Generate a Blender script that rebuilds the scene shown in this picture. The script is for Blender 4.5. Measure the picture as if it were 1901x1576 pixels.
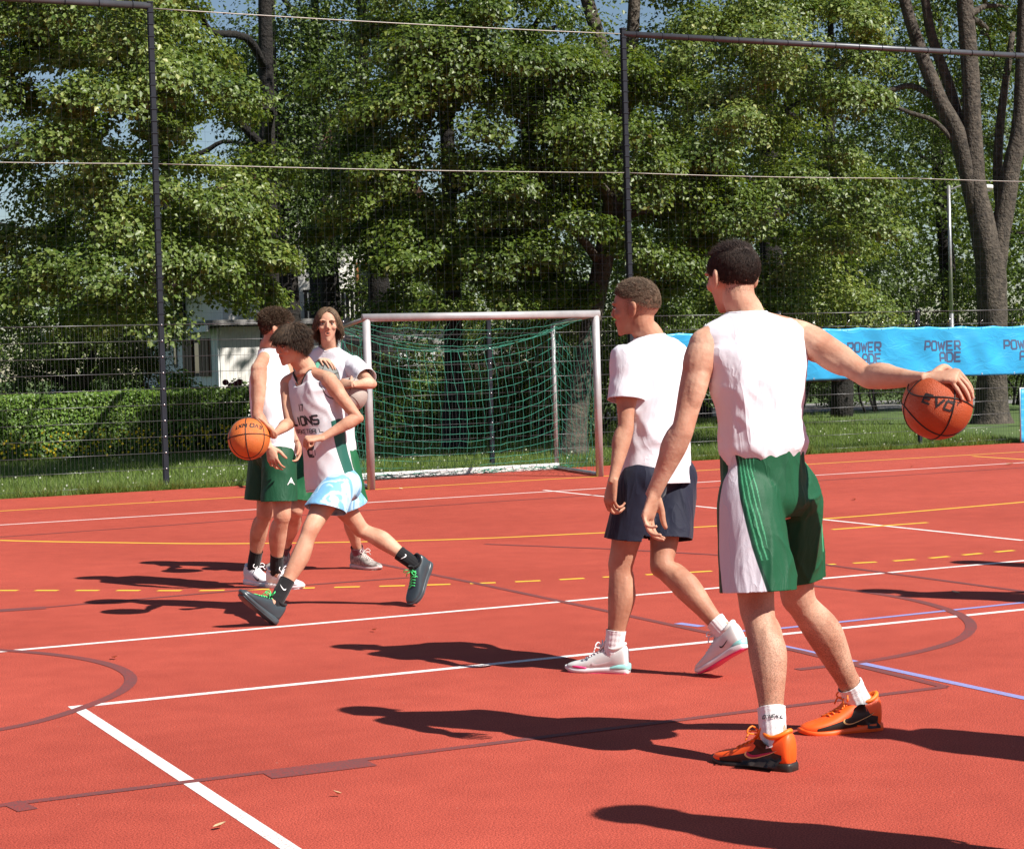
import bpy, bmesh, math, random
import numpy as np
from mathutils import Vector, Matrix
from mathutils.bvhtree import BVHTree

# ------------------------------------------------------------------ camera, sky, sun, exposure
scene = bpy.context.scene
for _o in list(bpy.data.objects):
    bpy.data.objects.remove(_o)
PW, PH = 1901.0, 1576.0
FPX = 3565.95
YAW, PITCH, ROLL = 0.444467, -0.0313, -0.02883
CAM = np.array([-8.28293, -21.33222, 1.44074])
def _axes():
    cy, sy = math.cos(YAW), math.sin(YAW)
    f = np.array([sy, cy, 0.0]); r = np.array([cy, -sy, 0.0]); u = np.array([0, 0, 1.0])
    f2 = f * math.cos(PITCH) + u * math.sin(PITCH); u2 = u * math.cos(PITCH) - f * math.sin(PITCH)
    r3 = r * math.cos(ROLL) + u2 * math.sin(ROLL); u3 = u2 * math.cos(ROLL) - r * math.sin(ROLL)
    return r3, u3, f2
CR, CU, CF = _axes()
cam_d = bpy.data.cameras.new('camera'); cam = bpy.data.objects.new('camera', cam_d)
scene.collection.objects.link(cam); scene.camera = cam
cam_d.sensor_width = 36.0; cam_d.sensor_fit = 'HORIZONTAL'; cam_d.lens = FPX / PW * 36.0
cam_d.clip_start = 0.1; cam_d.clip_end = 2000.0
M4 = Matrix.Identity(4)
for i in range(3):
    M4[i][0] = CR[i]; M4[i][1] = CU[i]; M4[i][2] = -CF[i]; M4[i][3] = CAM[i]
cam.matrix_world = M4

SUN_AZ, SUN_EL = math.radians(120.5), math.radians(45.0)     # direction in which shadows fall
SDIR = np.array([math.cos(SUN_AZ) * math.cos(SUN_EL), math.sin(SUN_AZ) * math.cos(SUN_EL), -math.sin(SUN_EL)])
world = bpy.data.worlds.new('World'); scene.world = world; world.use_nodes = True
_nt = world.node_tree
_sky = _nt.nodes.new('ShaderNodeTexSky'); _sky.sky_type = 'NISHITA'; _sky.sun_disc = False
_sky.sun_elevation = SUN_EL; _sky.sun_rotation = math.atan2(-SDIR[0], -SDIR[1])
_sky.air_density = 1.0; _sky.dust_density = 0.2; _sky.ozone_density = 1.6
_bg = _nt.nodes['Background']; _bg.inputs['Strength'].default_value = 0.052
_nt.links.new(_sky.outputs['Color'], _bg.inputs['Color'])
sun_d = bpy.data.lights.new('sun', 'SUN'); sun_d.energy = 5.0; sun_d.angle = math.radians(0.53); sun_d.color = (1.0, 0.95, 0.87)
sun = bpy.data.objects.new('sun', sun_d); scene.collection.objects.link(sun)
sun.rotation_euler = Vector(SDIR).to_track_quat('-Z', 'Y').to_euler(); sun.location = (20, -30, 30)
scene.view_settings.view_transform = 'Standard'; scene.view_settings.look = 'None'
scene.view_settings.exposure = 0.70; scene.view_settings.gamma = 1.0
scene.view_settings.use_curve_mapping = False

# ------------------------------------------------------------------ helpers
COL = scene.collection
def U(u, v, d):                     # point seen at photograph position (u, v), d metres along the view axis
    return CAM + d * (CF + (u - PW / 2) / FPX * CR + (PH / 2 - v) / FPX * CU)
def GP(u, v, z=0.0):                # the same, on the horizontal plane z
    k = CF + (u - PW / 2) / FPX * CR + (PH / 2 - v) / FPX * CU
    return CAM + k * ((z - CAM[2]) / k[2])
def YP(u, v, y):                    # the same, on the vertical plane y
    k = CF + (u - PW / 2) / FPX * CR + (PH / 2 - v) / FPX * CU
    return CAM + k * ((y - CAM[1]) / k[1])
def A3(*p): return np.array(p, float)
def nrm(v):
    v = np.asarray(v, float); return v / (np.linalg.norm(v) + 1e-12)

def mesh_data(name, V, F, mats=(), smooth=True):
    me = bpy.data.meshes.new(name)
    V = np.asarray(V, np.float32)
    if isinstance(F, np.ndarray):
        n, k = F.shape
        me.vertices.add(len(V)); me.vertices.foreach_set('co', V.ravel())
        me.loops.add(n * k); me.loops.foreach_set('vertex_index', F.astype(np.int32).ravel())
        me.polygons.add(n); me.polygons.foreach_set('loop_start', np.arange(0, n * k, k, dtype=np.int32))
        me.update(calc_edges=True)
    else:
        me.from_pydata(V.tolist(), [], [tuple(int(i) for i in f) for f in F]); me.update()
    if smooth and len(me.polygons):
        me.polygons.foreach_set('use_smooth', np.ones(len(me.polygons), bool))
    for m in (mats if isinstance(mats, (list, tuple)) else [mats]):
        me.materials.append(m)
    return me
def link(name, me, parent=None, loc=None):
    o = bpy.data.objects.new(name, me); COL.objects.link(o)
    if parent is not None: o.parent = parent
    if loc is not None: o.location = loc
    return o
ORG = {}
def empty(name, loc):
    o = bpy.data.objects.new(name, None); COL.objects.link(o); o.location = tuple(loc); o.empty_display_size = 0.2
    ORG[o.name] = np.array(loc, float); return o
def tag(o, label=None, cat=None, group=None, kind=None):
    if label: o['label'] = label
    if cat: o['category'] = cat
    if group: o['group'] = group
    if kind: o['kind'] = kind
    return o
def part(name, VF, mat, parent, smooth=True, kind=None, label=None):
    """mesh given in world coordinates, made a child of parent (origins follow the root thing)"""
    O = ORG[parent.name]
    o = link(name, mesh_data(name, np.asarray(VF[0], float) - O, VF[1], mat, smooth), parent)
    ORG[o.name] = O
    if kind: o['kind'] = kind
    if label: o['label'] = label
    return o
def single(name, VF, mat, loc, smooth=True):
    o = link(name, mesh_data(name, np.asarray(VF[0], float) - np.array(loc), VF[1], mat, smooth), None, tuple(loc))
    ORG[o.name] = np.array(loc, float); return o
def cat(L):
    V, F, k = [], [], 0
    for v, f in L:
        V.append(np.asarray(v, float)); F += [tuple(int(i) + k for i in q) for q in f]; k += len(v)
    return np.concatenate(V), F
def box(c, s, ax=None):
    c = np.array(c, float); h = np.array(s, float) / 2
    R = np.eye(3) if ax is None else np.array(ax, float)      # rows are the box axes
    V = [c + (sx * h[0]) * R[0] + (sy * h[1]) * R[1] + (sz * h[2]) * R[2] for sz in (-1, 1) for sy in (-1, 1) for sx in (-1, 1)]
    return np.array(V), [(0, 2, 3, 1), (4, 5, 7, 6), (0, 1, 5, 4), (1, 3, 7, 5), (3, 2, 6, 7), (2, 0, 4, 6)]
def bbox(c, s, b=0.01, ax=None):                               # bevelled box (48 triangles or so)
    c = np.array(c, float); h = np.array(s, float) / 2; b = min(b, min(h) * 0.9)
    R = np.eye(3) if ax is None else np.array(ax, float)
    bm = bmesh.new(); bmesh.ops.create_cube(bm, size=1.0)
    for v in bm.verts: v.co = Vector((v.co.x * 2 * h[0], v.co.y * 2 * h[1], v.co.z * 2 * h[2]))
    bmesh.ops.bevel(bm, geom=bm.edges[:], offset=b, segments=1, affect='EDGES', profile=0.5)
    bm.verts.index_update()
    V = np.array([v.co[:] for v in bm.verts]) @ R + c; F = [[v.index for v in f.verts] for f in bm.faces]
    bm.free(); return V, F
def cr_interp(A, sub):
    """Catmull-Rom through the rows of A"""
    A = np.asarray(A, float); n = len(A)
    if n < 3 or sub <= 1: 
        if sub <= 1: return A
        t = np.linspace(0, 1, sub + 1)[:, None]; return A[0] * (1 - t) + A[1] * t
    P = np.vstack([2 * A[0] - A[1], A, 2 * A[-1] - A[-2]]); out = []
    t = (np.arange(sub) / sub)[:, None]
    for i in range(n - 1):
        a, b, c, d = P[i], P[i + 1], P[i + 2], P[i + 3]
        out.append(0.5 * ((2 * b) + (c - a) * t + (2 * a - 5 * b + 4 * c - d) * t ** 2 + (3 * b - a - 3 * c + d) * t ** 3))
    out.append(A[-1:]); return np.vstack(out)
def loft(sections, n=24, sub=4, caps=True, ex=2.0):
    """sections: (centre, xvec, yvec); a closed or open tube through ellipse rings"""
    S = np.array([np.concatenate([np.asarray(c, float), np.asarray(x, float), np.asarray(y, float)]) for c, x, y in sections])
    S = cr_interp(S, sub); m = len(S)
    th = np.linspace(0, 2 * math.pi, n, endpoint=False); ct, st = np.cos(th), np.sin(th)
    if ex != 2.0:
        ct = np.sign(ct) * np.abs(ct) ** (2 / ex); st = np.sign(st) * np.abs(st) ** (2 / ex)
    V = (S[:, None, 0:3] + ct[None, :, None] * S[:, None, 3:6] + st[None, :, None] * S[:, None, 6:9]).reshape(-1, 3)
    F = []
    for i in range(m - 1):
        for j in range(n):
            k = (j + 1) % n
            F.append((i * n + j, i * n + k, (i + 1) * n + k, (i + 1) * n + j))
    if caps:
        F.append(tuple(range(n - 1, -1, -1))); F.append(tuple((m - 1) * n + j for j in range(n)))
    return V, F
def tube(path, rad, n=8, sub=1, caps=True, hint=None):
    P = np.asarray(path, float); r = np.asarray(rad, float) * np.ones(len(P))
    Q = cr_interp(np.column_stack([P, r]), sub); P, r = Q[:, :3], Q[:, 3]
    T = np.gradient(P, axis=0); T /= (np.linalg.norm(T, axis=1)[:, None] + 1e-12)
    h = np.array(hint if hint is not None else ([0, 0, 1.0] if abs(T[0][2]) < 0.9 else [1.0, 0, 0]), float)
    secs = []
    for p, t, q in zip(P, T, r):
        x = np.cross(t, h)
        if np.linalg.norm(x) < 1e-4: x = np.cross(t, [0.3, 1, 0.2])
        x = nrm(x); y = np.cross(x, t); h = y
        secs.append((p, x * q, y * q))
    return loft(secs, n, 1, caps)
def ell(c, r, ax=None, nu=16, nv=10):
    R = np.eye(3) if ax is None else np.array(ax, float)
    V = [(0, 0, 1.0)]; F = []
    for i in range(1, nv):
        a = math.pi * i / nv
        for j in range(nu):
            b = 2 * math.pi * j / nu; V.append((math.sin(a) * math.cos(b), math.sin(a) * math.sin(b), math.cos(a)))
    V.append((0, 0, -1.0)); V = (np.array(V) * np.array(r)) @ R + np.array(c, float); L = len(V) - 1
    for j in range(nu):
        k = (j + 1) % nu; F.append((0, 1 + j, 1 + k)); F.append((L, L - nu + k, L - nu + j))
        for i in range(nv - 2): F.append((1 + i * nu + j, 1 + (i + 1) * nu + j, 1 + (i + 1) * nu + k, 1 + i * nu + k))
    return V, F
def _hash(ix, iy, iz, seed):
    h = (ix * 374761393 + iy * 668265263 + iz * 2147483647 + seed * 144665) & 0xffffffff
    h = ((h ^ (h >> 13)) * 1274126177) & 0xffffffff
    return ((h ^ (h >> 16)) & 0xffff) / 65535.0
def vnoise(P, seed=0):
    """value noise in -1..1 of an (n, 3) array"""
    P = np.asarray(P, float); I = np.floor(P).astype(np.int64); f = P - I; f = f * f * (3 - 2 * f); r = 0
    for dx in (0, 1):
        for dy in (0, 1):
            for dz in (0, 1):
                w = (f[:, 0] if dx else 1 - f[:, 0]) * (f[:, 1] if dy else 1 - f[:, 1]) * (f[:, 2] if dz else 1 - f[:, 2])
                r = r + w * _hash(I[:, 0] + dx, I[:, 1] + dy, I[:, 2] + dz, seed)
    return r * 2 - 1

def material(name, col, rough=0.6, var=0.0, vscale=8.0, bump=0.0, bscale=60.0, metal=0.0, spec=0.5, sss=0.0, col2=None, detail=4.0, coords='Object', sheen=0.0):
    m = bpy.data.materials.new(name); m.use_nodes = True; nt = m.node_tree; b = nt.nodes['Principled BSDF']
    b.inputs['Roughness'].default_value = rough; b.inputs['Metallic'].default_value = metal
    b.inputs['Specular IOR Level'].default_value = spec
    b.inputs['Base Color'].default_value = (*col, 1)
    if sheen: b.inputs['Sheen Weight'].default_value = sheen
    if sss:
        b.inputs['Subsurface Weight'].default_value = sss; b.inputs['Subsurface Radius'].default_value = (1.0, 0.35, 0.2)
        b.inputs['Subsurface Scale'].default_value = 0.012
    tc = nt.nodes.new('ShaderNodeTexCoord')
    if var or col2:
        n = nt.nodes.new('ShaderNodeTexNoise'); n.inputs['Scale'].default_value = vscale; n.inputs['Detail'].default_value = detail
        nt.links.new(tc.outputs[coords], n.inputs['Vector'])
        r = nt.nodes.new('ShaderNodeValToRGB'); r.color_ramp.elements[0].position = 0.3; r.color_ramp.elements[1].position = 0.7
        c2 = col2 if col2 else tuple(min(1, c * (1 + var)) for c in col); c1 = col if col2 else tuple(c * (1 - var) for c in col)
        r.color_ramp.elements[0].color = (*c1, 1); r.color_ramp.elements[1].color = (*c2, 1)
        nt.links.new(n.outputs['Fac'], r.inputs['Fac']); nt.links.new(r.outputs['Color'], b.inputs['Base Color'])
    if bump:
        n2 = nt.nodes.new('ShaderNodeTexNoise'); n2.inputs['Scale'].default_value = bscale; n2.inputs['Detail'].default_value = 5
        nt.links.new(tc.outputs[coords], n2.inputs['Vector'])
        bp = nt.nodes.new('ShaderNodeBump'); bp.inputs['Strength'].default_value = bump; bp.inputs['Distance'].default_value = 0.01
        nt.links.new(n2.outputs['Fac'], bp.inputs['Height']); nt.links.new(bp.outputs['Normal'], b.inputs['Normal'])
    return m
RNG = np.random.default_rng(7)
random.seed(7)
# ------------------------------------------------------------------ ground, court and its painted lines
def ground_material():
    m = material('lawn_soil', (0.045, 0.085, 0.018), 0.95, bump=0.5, bscale=25, col2=(0.09, 0.14, 0.03), vscale=1.3, detail=8); return m
def court_material():
    m = material('red_tartan', (0.40, 0.062, 0.036), 0.85, spec=0.25)
    nt = m.node_tree; b = nt.nodes['Principled BSDF']; tc = nt.nodes.new('ShaderNodeTexCoord')
    def noise(scale, detail=3.0):
        n = nt.nodes.new('ShaderNodeTexNoise'); n.inputs['Scale'].default_value = scale; n.inputs['Detail'].default_value = detail
        nt.links.new(tc.outputs['Object'], n.inputs['Vector']); return n
    big, mid, fine = noise(0.45, 7), noise(5, 8), noise(170, 4)
    r1 = nt.nodes.new('ShaderNodeValToRGB'); r1.color_ramp.elements[0].position = .3; r1.color_ramp.elements[1].position = .72
    r1.color_ramp.elements[0].color = (0.35, 0.055, 0.034, 1); r1.color_ramp.elements[1].color = (0.44, 0.075, 0.048, 1)
    nt.links.new(big.outputs['Fac'], r1.inputs['Fac'])
    r2 = nt.nodes.new('ShaderNodeValToRGB'); r2.color_ramp.elements[0].position = .36; r2.color_ramp.elements[1].position = .62
    r2.color_ramp.elements[0].color = (0.52, 0.44, 0.44, 1); r2.color_ramp.elements[1].color = (1.36, 1.42, 1.42, 1)
    nt.links.new(fine.outputs['Fac'], r2.inputs['Fac'])
    r3 = nt.nodes.new('ShaderNodeValToRGB'); r3.color_ramp.elements[0].position = .3; r3.color_ramp.elements[1].position = .7
    r3.color_ramp.elements[0].color = (0.90, 0.87, 0.87, 1); r3.color_ramp.elements[1].color = (1.05, 1.07, 1.07, 1)
    nt.links.new(mid.outputs['Fac'], r3.inputs['Fac'])
    def mul(a, c):
        x = nt.nodes.new('ShaderNodeMix'); x.data_type = 'RGBA'; x.blend_type = 'MULTIPLY'; x.inputs['Factor'].default_value = 1
        nt.links.new(a, x.inputs[6]); nt.links.new(c, x.inputs[7]); return x.outputs[2]
    # pale dust and grit caught in the surface
    spk = noise(48, 2); r4 = nt.nodes.new('ShaderNodeValToRGB'); r4.color_ramp.elements[0].position = .72; r4.color_ramp.elements[1].position = .78
    r4.color_ramp.elements[0].color = (0, 0, 0, 1); r4.color_ramp.elements[1].color = (.55, .55, .55, 1); nt.links.new(spk.outputs['Fac'], r4.inputs['Fac'])
    x4 = nt.nodes.new('ShaderNodeMix'); x4.data_type = 'RGBA'; nt.links.new(r4.outputs['Color'], x4.inputs[0]); x4.inputs[7].default_value = (.50, .26, .20, 1)
    nt.links.new(mul(mul(r1.outputs['Color'], r2.outputs['Color']), r3.outputs['Color']), x4.inputs[6]); nt.links.new(x4.outputs[2], b.inputs['Base Color'])
    bp = nt.nodes.new('ShaderNodeBump'); bp.inputs['Strength'].default_value = .55; bp.inputs['Distance'].default_value = .004
    nt.links.new(fine.outputs['Fac'], bp.inputs['Height']); nt.links.new(bp.outputs['Normal'], b.inputs['Normal'])
    return m
def paint_material(name, col, wear=0.45):
    """line paint rubbed thin on a rough surface: specks of the red below show through"""
    m = material(name, col, 0.8, spec=0.3); nt = m.node_tree; b = nt.nodes['Principled BSDF']; tc = nt.nodes.new('ShaderNodeTexCoord')
    n = nt.nodes.new('ShaderNodeTexNoise'); n.inputs['Scale'].default_value = 130; n.inputs['Detail'].default_value = 5
    n2 = nt.nodes.new('ShaderNodeTexNoise'); n2.inputs['Scale'].default_value = 3; n2.inputs['Detail'].default_value = 4
    for q in (n, n2): nt.links.new(tc.outputs['Object'], q.inputs['Vector'])
    ad = nt.nodes.new('ShaderNodeMath'); ad.operation = 'MULTIPLY_ADD'; ad.inputs[1].default_value = 0.35
    nt.links.new(n2.outputs['Fac'], ad.inputs[0]); nt.links.new(n.outputs['Fac'], ad.inputs[2])
    r = nt.nodes.new('ShaderNodeValToRGB'); r.color_ramp.elements[0].position = wear; r.color_ramp.elements[1].position = wear + .09
    r.color_ramp.elements[0].color = (col[0] * .55 + .17, col[1] * .45 + .02, col[2] * .45 + .015, 1); r.color_ramp.elements[1].color = (*col, 1)
    nt.links.new(ad.outputs[0], r.inputs['Fac']); nt.links.new(r.outputs['Color'], b.inputs['Base Color'])
    return m
M_COURT = court_material(); M_SOIL = ground_material()
P_WHITE = paint_material('white_line_paint', (0.78, 0.74, 0.71), 0.545)
P_YEL = paint_material('yellow_line_paint', (0.76, 0.50, 0.05), 0.48)
P_BLUE = paint_material('blue_line_paint', (0.24, 0.26, 0.52), 0.52)
P_DARK = paint_material('dark_line_paint', (0.15, 0.052, 0.052), 0.58)

def grid_sheet(x0, x1, y0, y1, nx, ny, zf=None):
    X, Y = np.meshgrid(np.linspace(x0, x1, nx + 1), np.linspace(y0, y1, ny + 1)); Z = np.zeros_like(X) if zf is None else zf(X, Y)
    V = np.column_stack([X.ravel(), Y.ravel(), Z.ravel()]); i = np.arange(nx)[None, :] + (nx + 1) * np.arange(ny)[:, None]; i = i.ravel()
    return V, np.column_stack([i, i + 1, i + nx + 2, i + nx + 1])
V, F = grid_sheet(-600, 600, -300, 900, 8, 8)
ground = link('ground', mesh_data('ground', V + A3(0, 0, -0.045), F, M_SOIL, False)); tag(ground, kind='structure')
COURT_Y = 2.12
V, F = grid_sheet(-40, 60, -45, COURT_Y, 4, 4)
Vc, Fc = box((10, (COURT_Y - 45) / 2, -0.02), (100, COURT_Y + 45, 0.04))
court = link('sports_court', mesh_data('sports_court', Vc, Fc, M_COURT, False)); tag(court, 'red tartan multi-sport court with painted lines', kind='structure')
ORG[court.name] = np.zeros(3)
_lz = [0.0]
def stripe(pts, w, mat, name='painted_line', closed=False):
    """a painted line of width w along ground points"""
    P = np.asarray(pts, float)[:, :2]; T = np.gradient(P, axis=0); T /= np.linalg.norm(T, axis=1)[:, None]
    N = np.column_stack([-T[:, 1], T[:, 0]]) * w / 2; _lz[0] += 0.00002; z = 0.0012 + _lz[0]
    V = []; F = []
    for i in range(len(P)):
        V += [(*(P[i] + N[i]), z), (*(P[i] - N[i]), z)]
        if i: F.append((2 * i - 2, 2 * i - 1, 2 * i + 1, 2 * i))
    return part(name, (np.array(V), F), mat, court, False)
def xline(pa, pb, w, mat):            # line along the court's width, through two photograph positions
    a, b = GP(*pa), GP(*pb); y = (a[1] + b[1]) / 2; return stripe([(a[0], y, 0), (b[0], y, 0)], w, mat)
def yline(pa, pb, w, mat):
    a, b = GP(*pa), GP(*pb); x = (a[0] + b[0]) / 2; return stripe([(x, a[1], 0), (x, b[1], 0)], w, mat)
def curve(pts, w, mat, sub=10, straight=False):
    return stripe(cr_interp(np.array([GP(*p) for p in pts]), 1 if straight else sub), w, mat)
LW = 0.055
CX, CY = GP(140, 1312)[:2]
stripe([(CX - LW / 2, CY, 0), (40, CY, 0)], LW, P_WHITE); stripe([(CX, CY - LW / 2, 0), (CX, CY - 9, 0)], LW, P_WHITE)
xline((-300, 1235), (2300, 1006), LW, P_WHITE)
xline((-300, 992), (2300, 835), 0.06, P_WHITE)
yline((1008, 910), (1901, 1003), 0.05, P_WHITE); 
stripe([(-30, 0.0, 0), (50, 0.0, 0)], 0.06, P_YEL)
curve([(-420, 985), (-200, 994), (0, 1003), (200, 1007), (450, 1009), (820, 1002), (1120, 989)], 0.06, P_YEL)
curve([(1120, 989), (1520, 964), (1901, 932), (2200, 905)], 0.06, P_YEL, 4)
curve([(1545, 983), (1722, 970)], 0.06, P_YEL, 1, True)
curve([(1806, 847), (2100, 866)], 0.06, P_YEL, 1, True)
D9 = [(-160, 1096), (32, 1096), (207, 1096), (395, 1096), (590, 1091), (790, 1086), (980, 1079), (1200, 1067), (1520, 1049), (1680, 1040), (1825, 1027), (1990, 1012)]
D9P = cr_interp(np.array([GP(*p) for p in D9]), 40); _L = np.concatenate([[0], np.cumsum(np.linalg.norm(np.diff(D9P, axis=0), axis=1))])
for k in range(int(_L[-1] / 0.30)):
    t = np.linspace(k * 0.30 + 0.02, k * 0.30 + 0.19, 4)
    stripe(np.column_stack([np.interp(t, _L, D9P[:, i]) for i in range(3)]), 0.055, P_YEL)
# blue and dark lines of the other games
_b = GP(1455, 1200)
stripe([(_b[0], _b[1] + 0.02, 0), (_b[0], _b[1] - 9, 0)], 0.05, P_BLUE)
curve([(1435, 1168), (1840, 1125), (2300, 1076)], 0.045, P_BLUE, 1, True)
curve([(1370, 1172), (1415, 1168)], 0.045, P_BLUE, 1, True)
curve([(1258, 1157), (1303, 1163)], 0.06, P_BLUE, 1, True)
curve([(1505, 1087), (1600, 1098), (1700, 1115), (1775, 1138), (1803, 1162), (1778, 1188), (1700, 1211), (1600, 1229), (1480, 1243)], 0.06, P_DARK)
curve([(-60, 1203), (60, 1211), (150, 1222), (215, 1238), (243, 1259), (222, 1285), (150, 1315), (60, 1342), (-60, 1365)], 0.06, P_DARK)
curve([(-100, 1508), (500, 1432), (1050, 1363), (1400, 1319), (1755, 1275)], 0.05, P_DARK, 1, True)
curve([(1755, 1275), (1480, 1208), (1330, 1178), (1130, 1135), (885, 1083), (700, 1046)], 0.05, P_DARK, 1, True)
curve([(496, 1440), (690, 1416)], 0.12, P_DARK, 1, True)
curve([(20, 1489), (52, 1504)], 0.07, P_DARK, 1, True)
curve([(-100, 1142), (90, 1127), (500, 1091), (760, 1072)], 0.05, P_DARK, 1, True)
curve([(-100, 1140), (85, 1128)], 0.14, P_DARK, 1, True)
curve([(1440, 1036), (1560, 1052), (1901, 1098), (2200, 1140)], 0.05, P_DARK, 1, True)
curve([(-100, 1004), (300, 976), (700, 946), (1150, 916), (1901, 868)], 0.05, P_DARK, 1, True)
curve([(900, 1010), (1130, 1019), (1400, 1034)], 0.05, P_DARK, 1, True)

# small dry leaves lying on the court, one by one
M_DRY = material('dry_leaf', (0.55, 0.42, 0.24), 0.8, var=0.25, vscale=30)
_fl = [((1588, 928), 0.10, 'pale fallen leaf lying by itself on the red court right of the green shorts'),
       ((1865, 863), 0.12, 'pale fallen leaf on the red court near the right edge'),
       ((1690, 868), 0.05, 'small pale leaf on the court below the dark fence post'),
       ((545, 884), 0.05, 'tiny dry leaf between curly haired player and the goal'),
       ((748, 909), 0.07, 'yellowish leaf on the yellow goal line inside the goal mouth'),
       ((281, 930), 0.06, 'tiny yellow leaf on court below the tall left fence post'),
       ((395, 1541), 0.045, 'long dry straw-coloured leaf at the bottom left of the court'),
       ((206, 1223), 0.06, 'dry leaf bit beside the dark curved line on the left'),
       ((690, 1172), 0.05, 'small dry leaf on the court above the head of a shadow'),
       ((635, 1478), 0.03, 'dark withered leaf on the court in the foreground'),
       ((1782, 1104), 0.06, 'pale leaf beside the dark curved line on the right')]
for (px, s, lab) in _fl:
    g = GP(*px); a = RNG.uniform(0, 6.28); c, sn = math.cos(a), math.sin(a)
    out = np.array([(0, 0), (.25, .28), (.6, .3), (.85, .14), (1, 0), (.85, -.16), (.55, -.3), (.2, -.24)]) * (s, s * .8)
    z = 0.012 + 0.02 * np.abs(out[:, 1]) / s * .6 + 0.012 * (out[:, 0] / s) ** 2
    V = np.column_stack([out[:, 0] * c - out[:, 1] * sn, out[:, 0] * sn + out[:, 1] * c, z]); V = np.vstack([V, [[c * s * .5, sn * s * .5, 0.009]]])
    F = [(8, i, (i + 1) % 8) for i in range(8)]
    o = single('fallen_leaf', (V + g, F), M_DRY, g); tag(o, lab, 'leaf', 'leaves fallen on the court')

# ------------------------------------------------------------------ lawn
def scatter_blades(n, region, h0, h1, w, seed, zbase=-0.045):
    r = np.random.default_rng(seed); P = region(n, r); n = len(P)
    a = r.uniform(0, 2 * math.pi, n); h = r.uniform(h0, h1, n) * (0.75 + 0.5 * (vnoise(np.column_stack([P * 1.7, np.zeros(n)]), seed) * .5 + .5))
    d = np.column_stack([np.cos(a), np.sin(a), np.zeros(n)]); B = np.column_stack([P, np.full(n, zbase)])
    lean = np.column_stack([r.normal(0, .45, n), r.normal(0, .45, n), np.ones(n)])
    V = np.empty((n, 3, 3)); V[:, 0] = B - d * w / 2; V[:, 1] = B + d * w / 2; V[:, 2] = B + lean * h[:, None]
    return V.reshape(-1, 3), np.arange(3 * n).reshape(n, 3)
def foliage_material(name, stops, trans=0.3, rough=0.45, spec=0.5):
    """colour picked for each leaf from its own random number"""
    m = bpy.data.materials.new(name); m.use_nodes = True; nt = m.node_tree; b = nt.nodes['Principled BSDF']
    at = nt.nodes.new('ShaderNodeAttribute'); at.attribute_name = 'leafrand'
    r = nt.nodes.new('ShaderNodeValToRGB'); cr = r.color_ramp
    while len(cr.elements) < len(stops): cr.elements.new(0.5)
    for e, (p, c) in zip(cr.elements, stops): e.position = p; e.color = (*c, 1)
    nt.links.new(at.outputs['Fac'], r.inputs['Fac']); nt.links.new(r.outputs['Color'], b.inputs['Base Color'])
    b.inputs['Roughness'].default_value = rough; b.inputs['Specular IOR Level'].default_value = spec
    if trans:
        t = nt.nodes.new('ShaderNodeBsdfTranslucent'); hs = nt.nodes.new('ShaderNodeHueSaturation')
        hs.inputs['Value'].default_value = 1.5; hs.inputs['Saturation'].default_value = 1.15; hs.inputs['Hue'].default_value = 0.485
        nt.links.new(r.outputs['Color'], hs.inputs['Color']); nt.links.new(hs.outputs['Color'], t.inputs['Color'])
        mx = nt.nodes.new('ShaderNodeMixShader'); mx.inputs[0].default_value = trans
        nt.links.new(b.outputs[0], mx.inputs[1]); nt.links.new(t.outputs[0], mx.inputs[2])
        nt.links.new(mx.outputs[0], nt.nodes['Material Output'].inputs['Surface'])
    return m
def set_attr(me, per_face, k):
    at = me.attributes.new('leafrand', 'FLOAT', 'FACE'); at.data.foreach_set('value', np.repeat(np.asarray(per_face, np.float32), k))
M_GRASS = foliage_material('grass_blades', [(0, (0.06, 0.11, 0.018)), (0.5, (0.145, 0.215, 0.045)), (0.85, (0.22, 0.28, 0.075)), (1, (0.36, 0.34, 0.14))], 0.3, 0.5, 0.3)
def lawn_region(n, r):
    # denser near the fence, thinner towards the hedge
    y = COURT_Y - 0.05 + 18 * r.uniform(0, 1, n) ** 1.7; x = r.uniform(-7, 12, n) + (y - 2) * .47 * r.uniform(0.4, 1.1, n)
    k = (y > COURT_Y + 0.03 * vnoise(np.column_stack([x * 3, x * 0, x * 0]), 3)); return np.column_stack([x, y])[k]
V, F = scatter_blades(170000, lawn_region, 0.05, 0.115, 0.011, 3)
me = mesh_data('lawn_grass', V, F, M_GRASS, False); set_attr(me, RNG.beta(2, 2.4, len(F)), 1)
tag(link('lawn_grass', me), 'short green lawn grass growing behind the fence', 'grass', kind='stuff')
# longer tufts along the fence foot, creeping onto the court edge
def tuft_region(n, r):
    c = r.uniform(-6, 11, n // 45); x = np.repeat(c, 45) + r.normal(0, .07, 45 * len(c)); return np.column_stack([x, COURT_Y + 0.06 + np.abs(r.normal(0, .09, len(x))) - .03])
V, F = scatter_blades(14000, tuft_region, 0.08, 0.19, 0.012, 5)
me = mesh_data('grass_tufts', V, F, M_GRASS, False); set_attr(me, RNG.beta(2, 2, len(F)), 1)
tag(link('grass_tufts', me), 'longer grass tufts along the foot of the fence', 'grass', kind='stuff')
def flowers(name, n, region, size, zr, cols, label, seed):
    r = np.random.default_rng(seed); P = region(n, r); z = r.uniform(*zr, n); L = []
    V = np.empty((n, 5, 3)); a = r.uniform(0, 6.28, n); s = size * r.uniform(.7, 1.3, n)
    for k in range(5): V[:, k] = np.column_stack([P[:, 0] + s * np.cos(a + k * 1.2566), P[:, 1] - .4 * s * np.sin(a + k * 1.2566), z + s * np.sin(a + k * 1.2566)])
    me = mesh_data(name, V.reshape(-1, 3), np.arange(5 * n).reshape(n, 5), material(name, cols, 0.6), False)
    return tag(link(name, me), label, 'flowers', kind='stuff')
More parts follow.
